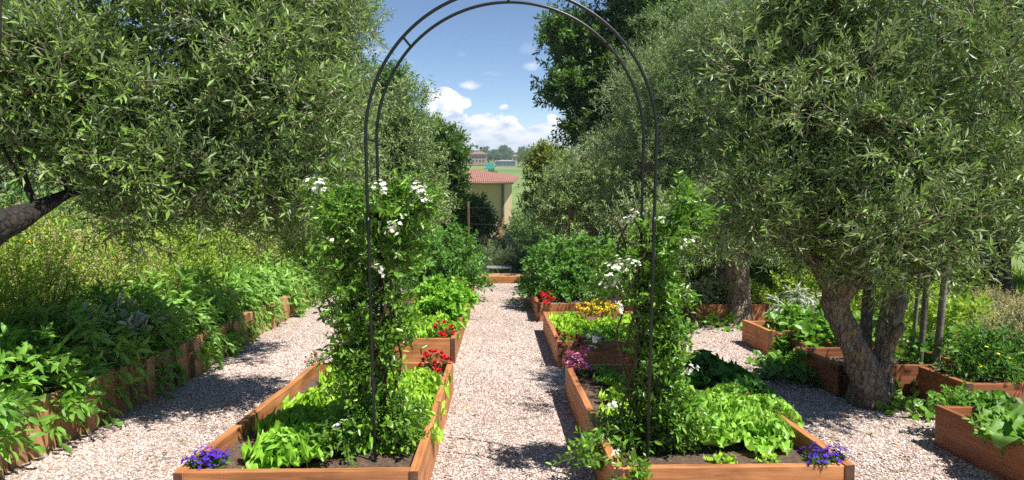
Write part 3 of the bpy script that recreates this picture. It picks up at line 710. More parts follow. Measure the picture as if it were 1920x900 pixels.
# bank herbs: second and third rows
bank = [
 (-3.65, 3.2, .5, .6, 'herb', 'low green herb at the near left edge, behind the broad leaved plants', 'leaf'),
 (-3.75, 4.2, .55, .75, 'herb', 'shaded green herb bush under the low olive limb', 'leaf'),
 (-3.9, 5.3, .6, .85, 'strawmix', 'straw coloured flowering herb right of the low olive limb', 'seed'),
 (-3.75, 6.3, .6, .80, 'strawmix', 'cream speckled herb bush with an orange marigold in front', 'seed'),
 (-3.8, 7.3, .6, .75, 'herb', 'yellow green herb bush behind the sunlit sage', 'leaf'),
 (-3.9, 8.4, .65, .80, 'herb', 'yellow green herb bush below the hanging olive sprays', 'leaf'),
 (-3.9, 9.6, .7, .85, 'strawmix', 'cream and green herb bush behind the far sage clumps', 'seed'),
 (-4.0, 11.0, .8, .95, 'herb', 'tall green herb bush near the far end of the plank wall', 'leaf'),
 (-3.9, 12.6, .8, .95, 'herb', 'farthest green bush on the bank', 'leaf'),
 (-4.75, 6.5, .6, 1.0, 'rosebush', 'rose bush with small red blooms at the left edge of the photo', 'rose'),
 (-4.7, 5.3, .7, .85, 'orange', 'loose herb with orange marigold flowers high on the bank', 'orange'),
 (-5.1, 8.2, .9, 1.0, 'strawmix', 'pale seeding herb higher on the bank', 'seed'),
 (-5.2, 10.3, .9, 1.1, 'herb', 'green bush higher on the bank behind the pale herb', 'leaf')]
for x, y, r, h, kind, lab, k in bank:
    z = float(gz(x, y))-.05; fl = None; m = 'herb'
    if k == 'seed': fl = [('palepink_petal', 60, .010, 5, 'open')]
    if k == 'rose': fl = [('rosered_petal', 34, .022, 9, 'ball'), ('white_petal', 10, .016, 6, 'ball')]; m = 'tomato'
    if k == 'orange': fl = [('orange_petal', 30, .03, 12, 'open')]
    if lab.startswith('cream speckled') or lab.startswith('shaded green'): fl = (fl or [])+[('orange_petal', 9, .03, 12, 'open')]
    t = shrub('rose_bush' if k == 'rose' else 'herb_bush', (x, y, z), r, r, h*1.22, 460, 10, 'blade', (.035, .07), (.3, .42), m, lab, 'rose bush' if k == 'rose' else 'herb bush', 'herbs on the left bank', droop=.1, up=.9, fill=.3, flowers=fl, tw=(.14, .3))
    if k == 'seed':
        n = 700; d = runit(n); d[:, 2] = np.abs(d[:, 2]); P0 = d*(rng.random((n, 1))**.25)*np.array([r*1.02, r*1.02, h*1.32])
        Pl, LD, NN, LL, LW, _ = sprigs(P0, d*.4+np.array([0, 0, .9]), rng.uniform(.1, .22, n), 12, (.014, .026), (.45, .6), 1, .1)
        leaves('seed_heads', Pl, LD, NN, LL, LW, 'blade', M['straw'], t).name = 'seed_spray'
# backdrop bushes (beyond the garden)
BB = [
 ((-3.0, 16.5), 1.3, 1.8, 'darkleaf', 'dark bush below the feathery middle distance olive'), ((-1.6, 23.0), .8, .9, 'oakleaf', 'dark bush at the foot of the ochre farmhouse'),
 ((1.1, 26.0), .9, 2.0, 'oakleaf', 'round green bush right of the farmhouse corner'), ((2.0, 24.5), 1.2, 2.1, 'oakleaf', 'dense green bush behind the yellow green tree'), ((3.2, 17.5), 1.3, 1.3, 'darkleaf', 'dark green bush under the oak tree'),
 ((5.5, 16.5), 1.5, 1.8, 'oakleaf', 'green bush behind the straight trunked olive'), ((8.0, 17.0), 1.6, 1.8, 'darkleaf', 'dark bush in the shade left of the bright meadow'), ((7.0, 12.2), 1.0, 1.5, 'darkleaf', 'dark shrub just left of the dark olive trunk'),
 ((-5.8, 16.0), 1.8, 2.3, 'darkleaf', 'dark bush at the top of the left bank'), ((-7.6, 7.4), 1.3, 1.7, 'darkleaf', 'dark bush behind the rose bush'), ((-6.6, 9.6), 1.4, 1.9, 'darkleaf', 'dark bush high on the bank between the olives'),
 ((5.2, 9.8), .8, 1.1, 'herb', 'bright green bush behind the strawberry bed'), ((6.6, 9.2), .7, .8, 'limeleaf', 'yellow green bush seen between the stakes'), ((5.4, 8.0), .6, .7, 'limeleaf', 'small lime green bush behind the forked trunk'),
 ((4.9, 6.7), .5, .65, 'herb', 'leafy bush right of the stakes'), ((7.6, 10.6), .7, .6, 'limeleaf', 'yellow flowering weeds at the foot of the dark trunk')]
for (xy, r, h, m, lab) in BB:
    y = xy[1]; far = y > 13
    shrub('bush', (xy[0], y, float(gz(*xy))-.1), r, r, h, 520 if far else 400, 10, 'blade' if m != 'oakleaf' else 'oval', (.07, .12) if far else (.05, .09), (.38, .5), m, lab, 'bush', 'bushes around the garden', droop=.1, up=.6, fill=.3, tw=(.2, .4) if far else (.12, .28), stems=False)
# grasses and dry perennials right
for (x, y, r, h, lab) in [(4.85, 5.5, .5, .55, 'dry straw coloured ornamental grass right of the staked bed'), (5.9, 6.6, .5, .5, 'second clump of dry grass, behind the first one at right'), (6.4, 7.9, .5, .45, 'dry grass clump in front of the dark olive trunk'), (4.6, 5.1, .3, .32, 'green grassy clump behind the yellow flowering shrub')]:
    t = empty('grass_clump', (x, y, float(gz(x, y))), lab, 'ornamental grass', 'dry grasses at right')
    n = 1500; an = rng.random(n)*2*PI; rr = r*rng.random(n)**.7*.6
    P0 = np.stack([rr*np.cos(an), rr*np.sin(an), np.zeros(n)], -1); D = np.stack([np.cos(an)*.35, np.sin(an)*.35, np.ones(n)], -1)+rng.normal(0, .18, (n, 3))
    L = rng.uniform(.5, 1.05, n)*h
    leaves('blades', P0, D, runit(n)+P0, L, .009+0*L, 'sage', M['herb' if 'green' in lab else 'lav'], t).name = 'blade'
    k = 420; T = P0[:k]+nrm(D[:k])*(L[:k]*.9)[:, None]
    Pl, LD, NN, LL, LW, _ = sprigs(T, D[:k], rng.uniform(.1, .2, k), 9, (.018, .034), (.25, .4), .5, .2)
    if 'green' not in lab: leaves('seed_heads', Pl, LD, NN, LL, LW, 'blade', M['straw'], t).name = 'seed_spray'
# yellow flowering shrub in D1
p = soil_pt(3.72, 4.6); shrub('yellow_flower_plant', p, .26, .2, .36, 200, 10, 'blade', (.04, .07), (.3, .4), 'tomato', 'dark leafy plant with a yellow flower head in the low bed at right', 'flowering plant', None, up=.9, fill=.35,
      flowers=[('yellow_petal', 16, .016, 6, 'open'), ('straw', 20, .014, 6, 'open')])

# lavender and weeds behind the end board
for i, (px, py, y, r, h, m, lab) in enumerate([(925, 475, 15.6, .42, .62, 'lav', 'grey green lavender bush left behind the end board'), (965, 478, 15.9, .45, .66, 'lav', 'grey green lavender bush in the middle behind the end board'), (1000, 480, 15.6, .42, .60, 'lav', 'grey green lavender bush right behind the end board'),
     (900, 470, 17.5, .6, .9, 'lav', 'taller grey green bush left of the lavender'), (975, 455, 19.5, .9, .95, 'lav', 'wide grey green bush farther down the slope'), (945, 440, 20.5, .36, .85, 'silver', 'whitish silver shrub below the farmhouse corner'), (1010, 470, 18.0, .6, .9, 'lav', 'grey green bush beside the tomato plants on the right')]):
    c = P(px, py, y); shrub('lavender' if i < 3 else 'bush', (c.x, y, float(gz(c.x, y))), r, r, h, 420, 12, 'blade', (.05, .09), (.12, .2), m, lab, 'lavender' if i < 3 else 'bush', 'grey green bushes beyond the path end', up=1.6, fill=.3, tw=(.15, .3), spread=.5, stems=False)

# ------------------------------------------------------------------ garden arch
ay0, ay1 = 3.16, 3.42; aL, aR = -.645, .775
t = empty('garden_arch', ((aL+aR)/2, (ay0+ay1)/2, -S*3.2), 'tall dark green metal rose arch with a rounded top over the central path', 'garden arch')
org = np.array(t.location)
def hoop(y, xl, xr, zspring):
    R = (xr-xl)/2; cx = (xl+xr)/2; pts = [Vector((xl, y, -S*y-.05))]
    for k in range(1, 6): pts.append(Vector((xl, y, -S*y-.05+(zspring+S*y+.05)*k/6)))
    for k in range(33):
        a = PI-PI*k/32; pts.append(Vector((cx+R*math.cos(a), y, zspring+R*math.sin(a)*1.0)))
    for k in range(5, -1, -1): pts.append(Vector((xr, y, -S*y-.05+(zspring+S*y+.05)*k/6)))
    return pts
ZS = P(690, 262, ay0).z
for y in (ay0, ay1):
    parts = []; pts = hoop(y, aL+(0 if y == ay0 else .005), aR-(0 if y == ay0 else .005), ZS+ (0 if y == ay0 else 0)); sweep(parts, pts, [.0080]*len(pts), 10, 0, 0, 2)
    build_parts('hoop', parts, M['arch'], t, org)
cx = (aL+aR)/2; R = (aR-aL)/2
for a in (180, 137, 91, 45, 0):
    z = ZS+R*math.sin(math.radians(a)); x = cx+R*math.cos(math.radians(a))
    parts = []; sweep(parts, [(x, ay0, z), (x, (ay0+ay1)/2, z), (x, ay1, z)], [.0065]*3, 8, 0, 0, 2); build_parts('rung', parts, M['arch'], t, org)
for x in (aL, aR):
    for z in (.25, .75):
        parts = []; sweep(parts, [(x, ay0, z), (x, (ay0+ay1)/2, z), (x, ay1, z)], [.0065]*3, 8, 0, 0, 2); build_parts('rung', parts, M['arch'], t, org)
    for y in (ay0, ay1):
        parts = []; sweep(parts, [(x, y, ZS-.45), (x, y, ZS-.415), (x, y, ZS-.38)], [.0105]*3, 10, 0, 0, 1); build_parts('sleeve', parts, M['arch'], t, org)

# climbers on the two legs
def climber(base, blobs, label, flowers, legx):
    t = empty('climbing_jasmine', base, label, 'climbing plant', 'white flowering climbers on the arch'); b = np.array(base)
    C = []; R = []
    for (c, rx, ry, rz, n) in blobs:
        n = int(n*1.3)
        d = runit(n)*(rng.random((n, 1))**.38); C.append(np.array(c)[None]+d*np.array([rx*.84, min(ry, .13), rz*.94])[None]); R.append(np.full(n, .07))
    C = np.concatenate(C); P0 = C+rng.normal(0, .02, C.shape)
    cen = np.array(base); D = (C-cen)*np.array([1, 1, 0]); D = nrm(D+1e-6)*.7+rng.normal(0, .5, C.shape); D[:, 2] += .25
    q = ~((np.abs(P0[:, 0]-legx) < .07) & (P0[:, 1]+D[:, 1]*.05 < ay0+.05) & (P0[:, 2] > base[2]+.0)); P0, D = P0[q], D[q]
    Pl, LD, NN, LL, LW, (A, B) = sprigs(P0, D, rng.uniform(.06, .15, len(P0)), 9, (.026, .05), (.36, .46), .95, .25, .6)
    leaves('foliage', Pl-b, LD, NN, LL, LW, 'oval', M['vine'], t, smooth=True)
    k = rng.random(len(A)) < .7
    tubes('shoots', A[k]-b, B[k]-b, .0022, .0014, M['stem'], t).name = 'shoot'
    parts = []
    for j in range(6):
        x0 = base[0]+random.uniform(-.05, .05); y0 = base[1]+random.uniform(.04, .12); pts = []
        for q in range(9):
            a = q*.9+j*1.1; rr = .02+.03*random.random(); pts.append((x0+rr*math.cos(a)*(1+q*.15), y0+rr*math.sin(a), base[2]+q*.16))
        sweep(parts, pts, [.006]*9, 5, .1, j, 3)
    build_parts('woody_stem', parts, M['woodstem'], t, b)
    for (c, r, n) in flowers:
        n = max(3, int(n*.75))
        c = np.array(c); pts = c[None]+runit(n)*rng.random((n, 1))**.4*np.array([r*1.25, r, r*1.0]); blossoms(t, pts-b, .0125, 5, 'white_petal', 'open', nrm(pts-c))
    return t
bL = soil_pt(aL+.02, 3.28, .16); bR = soil_pt(aR-.02, 3.28, .16)
Yc = 3.33
climber(bL, [(P(700, 410, Yc), .24, .20, .17, 210), (P(640, 400, Yc), .13, .13, .12, 60), (P(650, 470, Yc), .13, .15, .16, 80), (P(752, 380, Yc), .15, .14, .11, 65), (P(730, 480, Yc), .16, .15, .15, 80), (P(672, 570, Yc), .15, .14, .22, 190), (P(690, 680, Yc), .15, .14, .24, 260), (P(735, 600, Yc), .09, .1, .2, 70), (P(700, 790, Yc), .2, .16, .16, 130), (P(750, 800, Yc), .14, .15, .14, 60),
    (P(640, 820, Yc-.1), .11, .1, .08, 36), (P(598, 350, Yc), .05, .05, .04, 10), (P(790, 368, Yc), .06, .05, .05, 10)],
    'white flowering climber wrapped round the left leg of the arch', [(P(590, 345, Yc-.1), .05, 46), (P(711, 352, Yc-.2), .045, 24), (P(782, 352, Yc-.1), .045, 36), (P(790, 375, Yc-.1), .04, 30), (P(745, 420, Yc-.15), .04, 18), (P(735, 432, Yc-.2), .03, 10), (P(712, 505, Yc-.2), .04, 14), (P(612, 360, Yc-.2), .02, 6), (P(632, 798, Yc-.2), .02, 8), (P(620, 450, Yc-.2), .02, 4)], aL)
climber(bR, [(P(1245, 440, Yc), .14, .15, .14, 66), (P(1275, 400, Yc), .09, .1, .1, 26), (P(1270, 365, Yc), .05, .06, .05, 12), (P(1215, 480, Yc), .13, .15, .12, 60), (P(1160, 510, Yc), .10, .12, .11, 44), (P(1225, 560, Yc), .14, .15, .16, 150), (P(1230, 650, Yc), .14, .15, .2, 180), (P(1225, 750, Yc), .2, .17, .2, 170), (P(1260, 800, Yc), .2, .17, .16, 120), (P(1180, 820, Yc), .17, .16, .13, 110),
    (P(1300, 415, Yc), .05, .06, .04, 10), (P(1130, 850, Yc-.1), .12, .1, .06, 30), (P(1195, 890, 2.9), .12, .07, .05, 26), (P(1100, 840, 3.0), .06, .08, .05, 10)],
    'white flowering climber wrapped round the right leg of the arch', [(P(1275, 460, Yc-.1), .06, 30), (P(1160, 500, Yc-.1), .06, 46), (P(1145, 525, Yc-.1), .055, 40), (P(1185, 495, Yc-.15), .04, 20), (P(1298, 452, Yc-.1), .03, 10), (P(1165, 575, Yc-.2), .035, 12), (P(1190, 400, Yc), .03, 8), (P(1175, 410, Yc), .025, 8), (P(1295, 690, Yc-.2), .03, 14), (P(1145, 760, Yc-.25), .028, 16), (P(1155, 850, 2.95), .02, 8), (P(1112, 632, Yc), .03, 14), (P(1240, 410, Yc-.2), .02, 5)], aR)

# ------------------------------------------------------------------ lettuces and leafy vegetables
def rosette(name, loc, R, h, nl, m, label, cat, group=None, ruff=.22, wide=.75, cup=.5, seed=0, freq=5.0, heart=True, tilt0=.15, tilt1=1.25, stalk=0, crk=.035, nu=13, nv=17):
    """head of wavy leaves: grid leaves from heart to rim"""
    t = empty(name, loc, label, cat, group); rr = np.random.default_rng(seed+5)
    u = np.linspace(0, 1, nu)[:, None]; v = np.linspace(-1, 1, nv)[None, :]
    Vs, Fs, rs = [], [], []; off = 0
    for i in range(nl):
        k = (i+.5)/nl; th = i*2.39996+rr.normal(0, .25); tilt = tilt0+(tilt1-tilt0)*k**.8+rr.normal(0, .12)
        L = R*(.55+.55*k)*rr.uniform(.8, 1.15); L = max(L, h*.7*(1-k)+L*k)
        prof = np.sin(np.clip(u*1.05+.02, 0, 1)**.75*PI*.80)**.8*(1-.12*u) + .10*(1-u)
        if stalk: prof = np.where(u < stalk, .10, np.sin(np.clip((u-stalk)/(1-stalk), 0, 1)**.75*PI*.85)**.75+.08)
        ph = rr.uniform(0, 9, 6)
        prof = prof*(1+.10*np.sin(u*freq*4.4+ph[0]+2*v))
        x = v*prof*L*wide*.62
        edge = np.abs(v)**1.6*u**.6+1.0*np.clip((u-.7)/.3, 0, 1)**1.2
        wv = ruff*L*edge*(np.sin(u*freq*3.1+v*2.2+ph[1])*.5+.5*np.sin(u*freq*5.1-v*freq*1.6+ph[2])+.45*np.sin(v*freq*2.6+ph[3])*np.clip(u*1.4-.4, 0, 1)+.35*np.sin(v*freq*4.3+u*9+ph[4])*u)
        crinkle = crk*L*(np.sin(u*17+ph[1]+v*3)*np.sin(v*8+ph[2])+.6*np.sin(u*29+ph[3])*np.sin(v*15+ph[4]))+.05*L*np.sin(u*5+ph[5])
        ang = tilt+(u**1.4)*(.6*k-cup*(1-k))+rr.normal(0, .25)*u
        du = L/(nu-1)*(1-.30*v**2*u)
        sr = np.cumsum(np.sin(ang)*du, 0)-np.sin(ang[0])*du; sz = np.cumsum(np.cos(ang)*du, 0)-np.cos(ang[0])*du
        side = (1-np.cos(v*1.1))*L*.28*prof
        nrx, nrz = -np.cos(ang), np.sin(ang)
        w = wv+crinkle+side
        rad = .012*(1+3*k)+sr+nrx*w; zz = sz+nrz*w
        X = rad*math.cos(th)-x*math.sin(th); Y = rad*math.sin(th)+x*math.cos(th)
        Z = np.maximum(zz+0*x+.25*wv*np.abs(v), .004+.01*rr.random())
        Vs.append(np.stack([X, Y, Z], -1).reshape(-1, 3))
        ii = np.arange(nu-1)[:, None]*nv+np.arange(nv-1)[None]; F = np.stack([ii, ii+1, ii+nv+1, ii+nv], -1).reshape(-1, 4)+off
        Fs.append(F); off += nu*nv
        vein = np.exp(-(v[:, :-1]/.10)**2)*.5*(1-u[:-1])
        rs.append(np.clip(rr.uniform(.1, .7)+.30*(u[:-1]+0*v[:, :-1])+vein, 0, .98).ravel())
    obj('leaves', npmesh('leaves', np.concatenate(Vs), [np.concatenate(Fs)], M[m], np.concatenate(rs), True), t).name = 'leaf_rosette'
    return t
def bedpt(px, py, h=.2): return G(px, py, h)
LG = 'lettuces in the nearest left bed'
for i, (x, y, R, m, lab) in enumerate([
  (-1.12, 3.22, .21, 'lettuce3', 'big mid green lettuce right behind the purple flowers'), (-.93, 3.42, .22, 'lettuce3', 'mid green lettuce left of the climber, second from the front board'),
  (-1.17, 3.62, .22, 'lettuce', 'frilly bright lettuce behind the big one at the left side board'), (-.95, 3.85, .17, 'lettuce', 'frilly bright lettuce left of the climber, mid bed'), (-1.2, 4.05, .18, 'lettuce', 'frilly bright lettuce beside the left side board, midway'),
  (-1.0, 4.38, .17, 'lettuce', 'frilly lime lettuce on the left, third from the rear board'), (-.86, 4.62, .15, 'lettuce', 'small lime lettuce left of the climber near the rear board'), (-1.18, 4.82, .19, 'lettuce', 'rearmost lime lettuce on the left beside the red flowers'),
  (-.56, 3.55, .22, 'lettuce', 'frilly lettuce right of the climber, nearest the front board'), (-.60, 3.92, .20, 'lettuce', 'second frilly lettuce right of the climber'), (-.58, 4.28, .19, 'lettuce', 'third frilly lettuce right of the climber'), (-.60, 4.62, .18, 'lettuce', 'rearmost frilly lettuce right of the climber'),
  (-.86, 4.2, .14, 'lettuce3', 'small green lettuce half hidden behind the climber')]):
    rosette('lettuce', soil_pt(x, y, .17), R*.98, .24, 30, m, lab, 'lettuce', LG, seed=i, ruff=.14, wide=.80, freq=4.0+random.random(), tilt1=1.15, cup=.5, crk=.05)
for i, (px, py, R, lab) in enumerate([(1340, 828, .19, 'large pale butterhead lettuce nearest the climber in the right bed'), (1425, 828, .21, 'large pale butterhead lettuce nearest the front right corner'), (1385, 790, .21, 'tall pale butterhead lettuce behind the front pair'), (1325, 785, .18, 'pale butterhead lettuce tucked behind the climber side'), (1440, 790, .18, 'pale butterhead lettuce touching the right side board'), (1370, 765, .17, 'pale butterhead lettuce farthest from the camera, before the dark leaves')]):
    c = G(px, py, .19); rosette('butterhead_lettuce', c, R*.88, .25, 34, 'lettuce2', lab, 'lettuce', 'butterhead lettuces in the nearest right bed', seed=40+i, ruff=.11, wide=.78, freq=3.6, cup=.6, tilt1=1.15, crk=.05)
for i, (px, py, R, m, lab) in enumerate([(1318, 700, .21, 'chard', 'dark green broad leaved vegetable farthest back in the right bed'), (1365, 728, .21, 'chard', 'dark green broad leaved vegetable behind the pale lettuces'), (1395, 750, .15, 'chard', 'small dark leaved vegetable next to the right side board'), (1295, 735, .17, 'chard', 'dark leaved vegetable close behind the climber')]):
    c = G(px, py, .19); rosette('leafy_vegetable', c, R*.95, .28, 20, m, lab, 'leafy vegetable', 'dark leafy vegetables in the nearest right bed', seed=60+i, ruff=.14, wide=.95, freq=2.4, stalk=.3, tilt0=.1, tilt1=1.15, cup=.1)
for i, (px, py, R, m, lab) in enumerate([(1128, 702, .10, 'lettuce3', 'small green lettuce at the back of the bare soil'), (1148, 722, .11, 'lettuce3', 'second small green lettuce beside the bare soil'), (1160, 752, .13, 'lettuce', 'small yellow green lettuce beside the bare soil'), (1172, 785, .13, 'lettuce', 'small yellow green lettuce behind the foot of the climber'),
    (1353, 866, .045, 'lettuce', 'tiny lime seedling left in the bare soil strip'), (1443, 866, .04, 'lettuce', 'tiny lime seedling right in the bare soil strip')]):
    c = G(px, py, .19); rosette('young_lettuce', c, R, R*.8, 12, m, lab, 'lettuce', 'young lettuces in the nearest right bed', seed=80+i, ruff=.2)
# row 2
for i, (x, y, R, m, lab) in enumerate([
  (-.62, 6.6, .24, 'lettuce3', 'leafy lettuce behind the front board of the second left bed'), (-.98, 6.62, .24, 'lettuce', 'bright lettuce left of it behind the climber'), (-.72, 7.1, .24, 'lettuce', 'bright lettuce second from the front in the second left bed'), (-1.1, 7.15, .24, 'lettuce', 'bright lettuce at the left in the second left bed'),
  (-.98, 7.75, .22, 'lettuce', 'bright lettuce midway along the second left bed'), (-.62, 8.3, .2, 'lettuce', 'lime lettuce near the path side of the second left bed'), (-1.0, 8.5, .2, 'lettuce3', 'green lettuce at the back of the second left bed')]):
    rosette('lettuce', soil_pt(x, y, .17), R, .26, 24, m, lab, 'lettuce', 'lettuces in the second left bed', seed=100+i, ruff=.14, freq=4, crk=.05)
for i, (x, y, lab) in enumerate([(-.68, 7.75, 'leafy celery leaning over the path side board of the second left bed'), (-.62, 8.9, 'tall leafy celery nearest the tomato bush'), (-.95, 9.2, 'leafy celery behind the lettuces of the second left bed')]):
    shrub('celery', soil_pt(x, y), .2, .22, .32, 90, 10, 'oval', (.06, .1), (.55, .7), 'lettuce3', lab, 'celery', 'celery in the second left bed', up=1.0, fill=.4, tw=(.1, .2))
for i, (x, y, R, m, lab) in enumerate([(.82, 6.35, .2, 'lettuce', 'lime lettuce behind the front board of the marigold bed'), (1.15, 6.4, .22, 'lettuce3', 'green lettuce beside the white blooms in the marigold bed'), (.85, 6.85, .22, 'lettuce', 'lime lettuce midway along the left side of the marigold bed'), (1.2, 6.85, .22, 'lettuce', 'bright lettuce in front of the marigolds'), (.82, 7.4, .22, 'lettuce', 'lime lettuce at the back left of the marigold bed'), (1.5, 6.6, .2, 'lettuce3', 'green lettuce partly behind the right climber'), (1.5, 7.2, .2, 'lettuce', 'bright lettuce at the right behind the climber in the marigold bed')]):
    rosette('lettuce', soil_pt(x, y, .17), R, .26, 24, m, lab, 'lettuce', 'lettuces in the marigold bed', seed=120+i, ruff=.15, freq=4, crk=.05)

# tomato bushes
def tomato(loc, rx, ry, h, n, lab): return shrub('tomato_plant', loc, rx, ry, h, n, 11, 'oval', (.05, .09), (.42, .55), 'tomato', lab, 'tomato plant', 'tall tomato plants beside the path', up=.35, fill=.35, droop=.35, tw=(.14, .3), low=.1, flat=.62,
      flowers=[('yellow_petal', 10, .014, 5, 'open')])
tomato(soil_pt(-.85, 10.9), .56, .55, 1.32, 380, 'tall bushy tomato plant filling the third left bed beside the path')
tomato(soil_pt(-1.25, 11.4), .56, .6, 1.40, 330, 'tall bushy tomato plant on the far side of the third left bed')
tomato(soil_pt(-1.2, 10.5), .5, .5, 1.1, 260, 'bushy tomato plant directly behind the left climber')
tomato(soil_pt(.95, 10.0), .5, .5, 1.05, 330, 'tall tomato plant nearest the path in the third right bed')
tomato(soil_pt(1.45, 10.3), .52, .5, 1.15, 320, 'tall tomato plant behind the right climber')
tomato(soil_pt(1.0, 10.8), .5, .5, 1.15, 250, 'tomato plant at the far end of the third right bed')
# small flowers
def flower_plant(name, px, py, r, h, pm, nf, fr, npet, kind, lab, cat, m='tomato', hh=.2, ns=26, grp=None, lL=(.02, .035)):
    c = G(px, py, hh)
    return shrub(name, c, r, r, h, ns, 8, 'blade', lL, (.2, .35), m, lab, cat, grp, up=1.0, fill=.4, tw=(.03, .06), flowers=[(pm, nf, fr, npet, kind)])
FG = 'small flowering plants in the bed corners'
for (px, lab) in ((378, 'purple lobelia at the very front left corner of the left bed'), (406, 'purple lobelia beside the corner one, in front of the big lettuce')):
    flower_plant('lobelia', px, 878, .034, .03, 'purple_petal', 80, .0105, 5, 'open', lab, 'lobelia', grp=FG, ns=40, hh=.23)
for (px, py, lab) in ((1530, 866, 'purple lobelia left of the corner one at the front right of the right bed'), (1560, 862, 'purple lobelia at the front right corner of the right bed')):
    flower_plant('lobelia', px, py+6, .030, .025, 'purple_petal', 60, .0105, 5, 'open', lab, 'lobelia', grp=FG, ns=30, hh=.24)
flower_plant('dianthus', 815, 696, .09, .13, 'red_petal', 26, .030, 14, 'ball', 'crimson flowers at the rear right corner of the nearest left bed', 'dianthus', grp=FG, hh=.2)
flower_plant('dianthus', 598, 690, .08, .12, 'red_petal', 8, .02, 8, 'ball', 'crimson flowers at the rear left corner of the nearest left bed', 'dianthus', grp=FG)
flower_plant('dianthus', 828, 634, .11, .12, 'red_petal', 16, .034, 14, 'ball', 'bright red flowers in the front right corner of the second left bed', 'dianthus', grp=FG, hh=.22)
flower_plant('dianthus', 858, 548, .12, .14, 'red_petal', 16, .034, 14, 'ball', 'red flowers at the foot of the left tomato bush', 'dianthus', grp=FG, hh=.25)
flower_plant('dianthus', 1085, 700, .10, .15, 'pink_petal', 34, .032, 14, 'ball', 'bright pink flowers at the rear left corner of the nearest right bed', 'dianthus', grp=FG, hh=.2)
flower_plant('dianthus', 1068, 652, .11, .14, 'darkred_petal', 26, .028, 12, 'ball', 'dark red flowers in the front left corner of the marigold bed', 'dianthus', grp=FG, hh=.2)
flower_plant('dianthus', 1022, 572, .13, .13, 'red_petal', 24, .036, 14, 'ball', 'scarlet flowers in the near left corner of the right tomato bed', 'dianthus', grp=FG, hh=.24)
flower_plant('dianthus', 1158, 572, .14, .14, 'pink_petal', 24, .036, 12, 'ball', 'pink flowers in front of the right tomato plants', 'dianthus', grp=FG, hh=.22)
flower_plant('dianthus', 1105, 568, .10, .10, 'palepink_petal', 8, .02, 8, 'ball', 'pale pink flowers at the foot of the right tomato plants', 'dianthus', grp=FG, hh=.22)
for (px, py, lab) in ((1105, 592, 'yellow marigold clump, left end of the marigold row'), (1125, 594, 'marigold clump in the middle of the marigold row'), (1145, 594, 'yellow marigold clump, right end of the marigold row')):
    flower_plant('marigold', px, py, .12, .12, 'yellow_petal', 22, .036, 14, 'ball', lab, 'marigold', grp='row of marigolds', hh=.30)
flower_plant('white_flower_plant', 1118, 655, .08, .14, 'white_petal', 40, .016, 5, 'open', 'white flowering plant beside the dark red flowers in the marigold bed', 'flowering plant', grp=FG, hh=.22)
flower_plant('orange_flower_plant', 790, 566, .12, .10, 'orange_petal', 14, .02, 8, 'ball', 'reddish orange flowers in front of the left tomato bush', 'flowering plant', grp=FG, hh=.22)

# strawberries and plants in third column
def strawberry(x, y, r, h, n, lab, z=None): 
    zz = -S*y+.16 if z is None else z
    return shrub('strawberry_plant', (x, y, zz), r, r, h, n, 6, 'oval', (.06, .10), (.65, .8), 'strawb', lab, 'strawberry plant', 'strawberry plants at right', up=.5, fill=.4, droop=.5, tw=(.08, .18), low=.25, nup=1.0)
for a in [(3.08, 6.0, .28, .26, 90, 'strawberry plant spilling over the bed corner left of the forked trunk'), (3.4, 6.1, .34, .34, 90, 'strawberry plant in the middle of the strawberry bed'), (3.75, 6.2, .3, .34, 80, 'strawberry plant hidden behind the forked trunk'),
     (3.25, 6.85, .24, .22, 60, 'strawberry plant in the short bed behind the spilling ones'), (3.5, 6.85, .32, .3, 80, 'strawberry plant right in the short bed'), (3.6, 7.5, .3, .2, 60, 'strawberry plant behind the short bed')]: strawberry(*a)
c = G(1495, 715); strawberry(c.x, c.y, .26, .22, 80, 'strawberry plant rooted in the gravel beside the forked trunk', c.z)
c = G(1475, 690); strawberry(c.x, c.y+.1, .2, .2, 50, 'small strawberry plant creeping out onto the gravel', c.z)
c = G(1360, 615); strawberry(c.x, c.y, .26, .13, 46, 'low strawberry plant on the gravel left of the straight trunk', c.z)
c = G(1276, 618); strawberry(c.x, c.y, .12, .12, 16, 'little plant on the gravel right of the climber', c.z)
c = G(1700, 745); strawberry(c.x, c.y, .07, .16, 12, 'small self sown plant on the gravel right of the forked trunk', c.z)
c = G(1720, 775); strawberry(c.x, c.y, .12, .05, 12, 'flat seedling on the gravel in front of the staked bed', c.z)
c = G(1648, 762); strawberry(c.x, c.y-.05, .06, .08, 10, 'tuft of leaves at the base of the forked trunk', c.z)
for i, (x, y, m, lab) in enumerate([(2.95, 8.85, 'varieg', 'white edged plant left in the bed behind the straight trunk'), (3.2, 8.95, 'varieg', 'cream variegated plant in the bed behind the straight trunk'), (3.55, 8.9, 'herb', 'green herb right in the bed behind the straight trunk')]):
    shrub('variegated_plant' if m == 'varieg' else 'herb_bush', soil_pt(x, y), .24, .2, .3, 90, 9, 'oval', (.05, .08), (.4, .5), m, lab, 'leafy plant', None, up=.8, fill=.4, tw=(.1, .2))
t = shrub('silver_plant', soil_pt(3.75, 7.75, .1), .3, .28, .40, 44, 8, 'sage', (.11, .19), (.12, .18), 'silver', 'silvery arching artichoke leaves behind the strawberries', 'artichoke', None, up=1.0, droop=.6)
shrub('leafy_bush', soil_pt(2.35, 9.2, .02), .35, .4, .75, 160, 9, 'oval', (.06, .09), (.35, .45), 'herb', 'bright leafy bush left of the bed with the black hose', 'bush', None, up=.7, fill=.35)
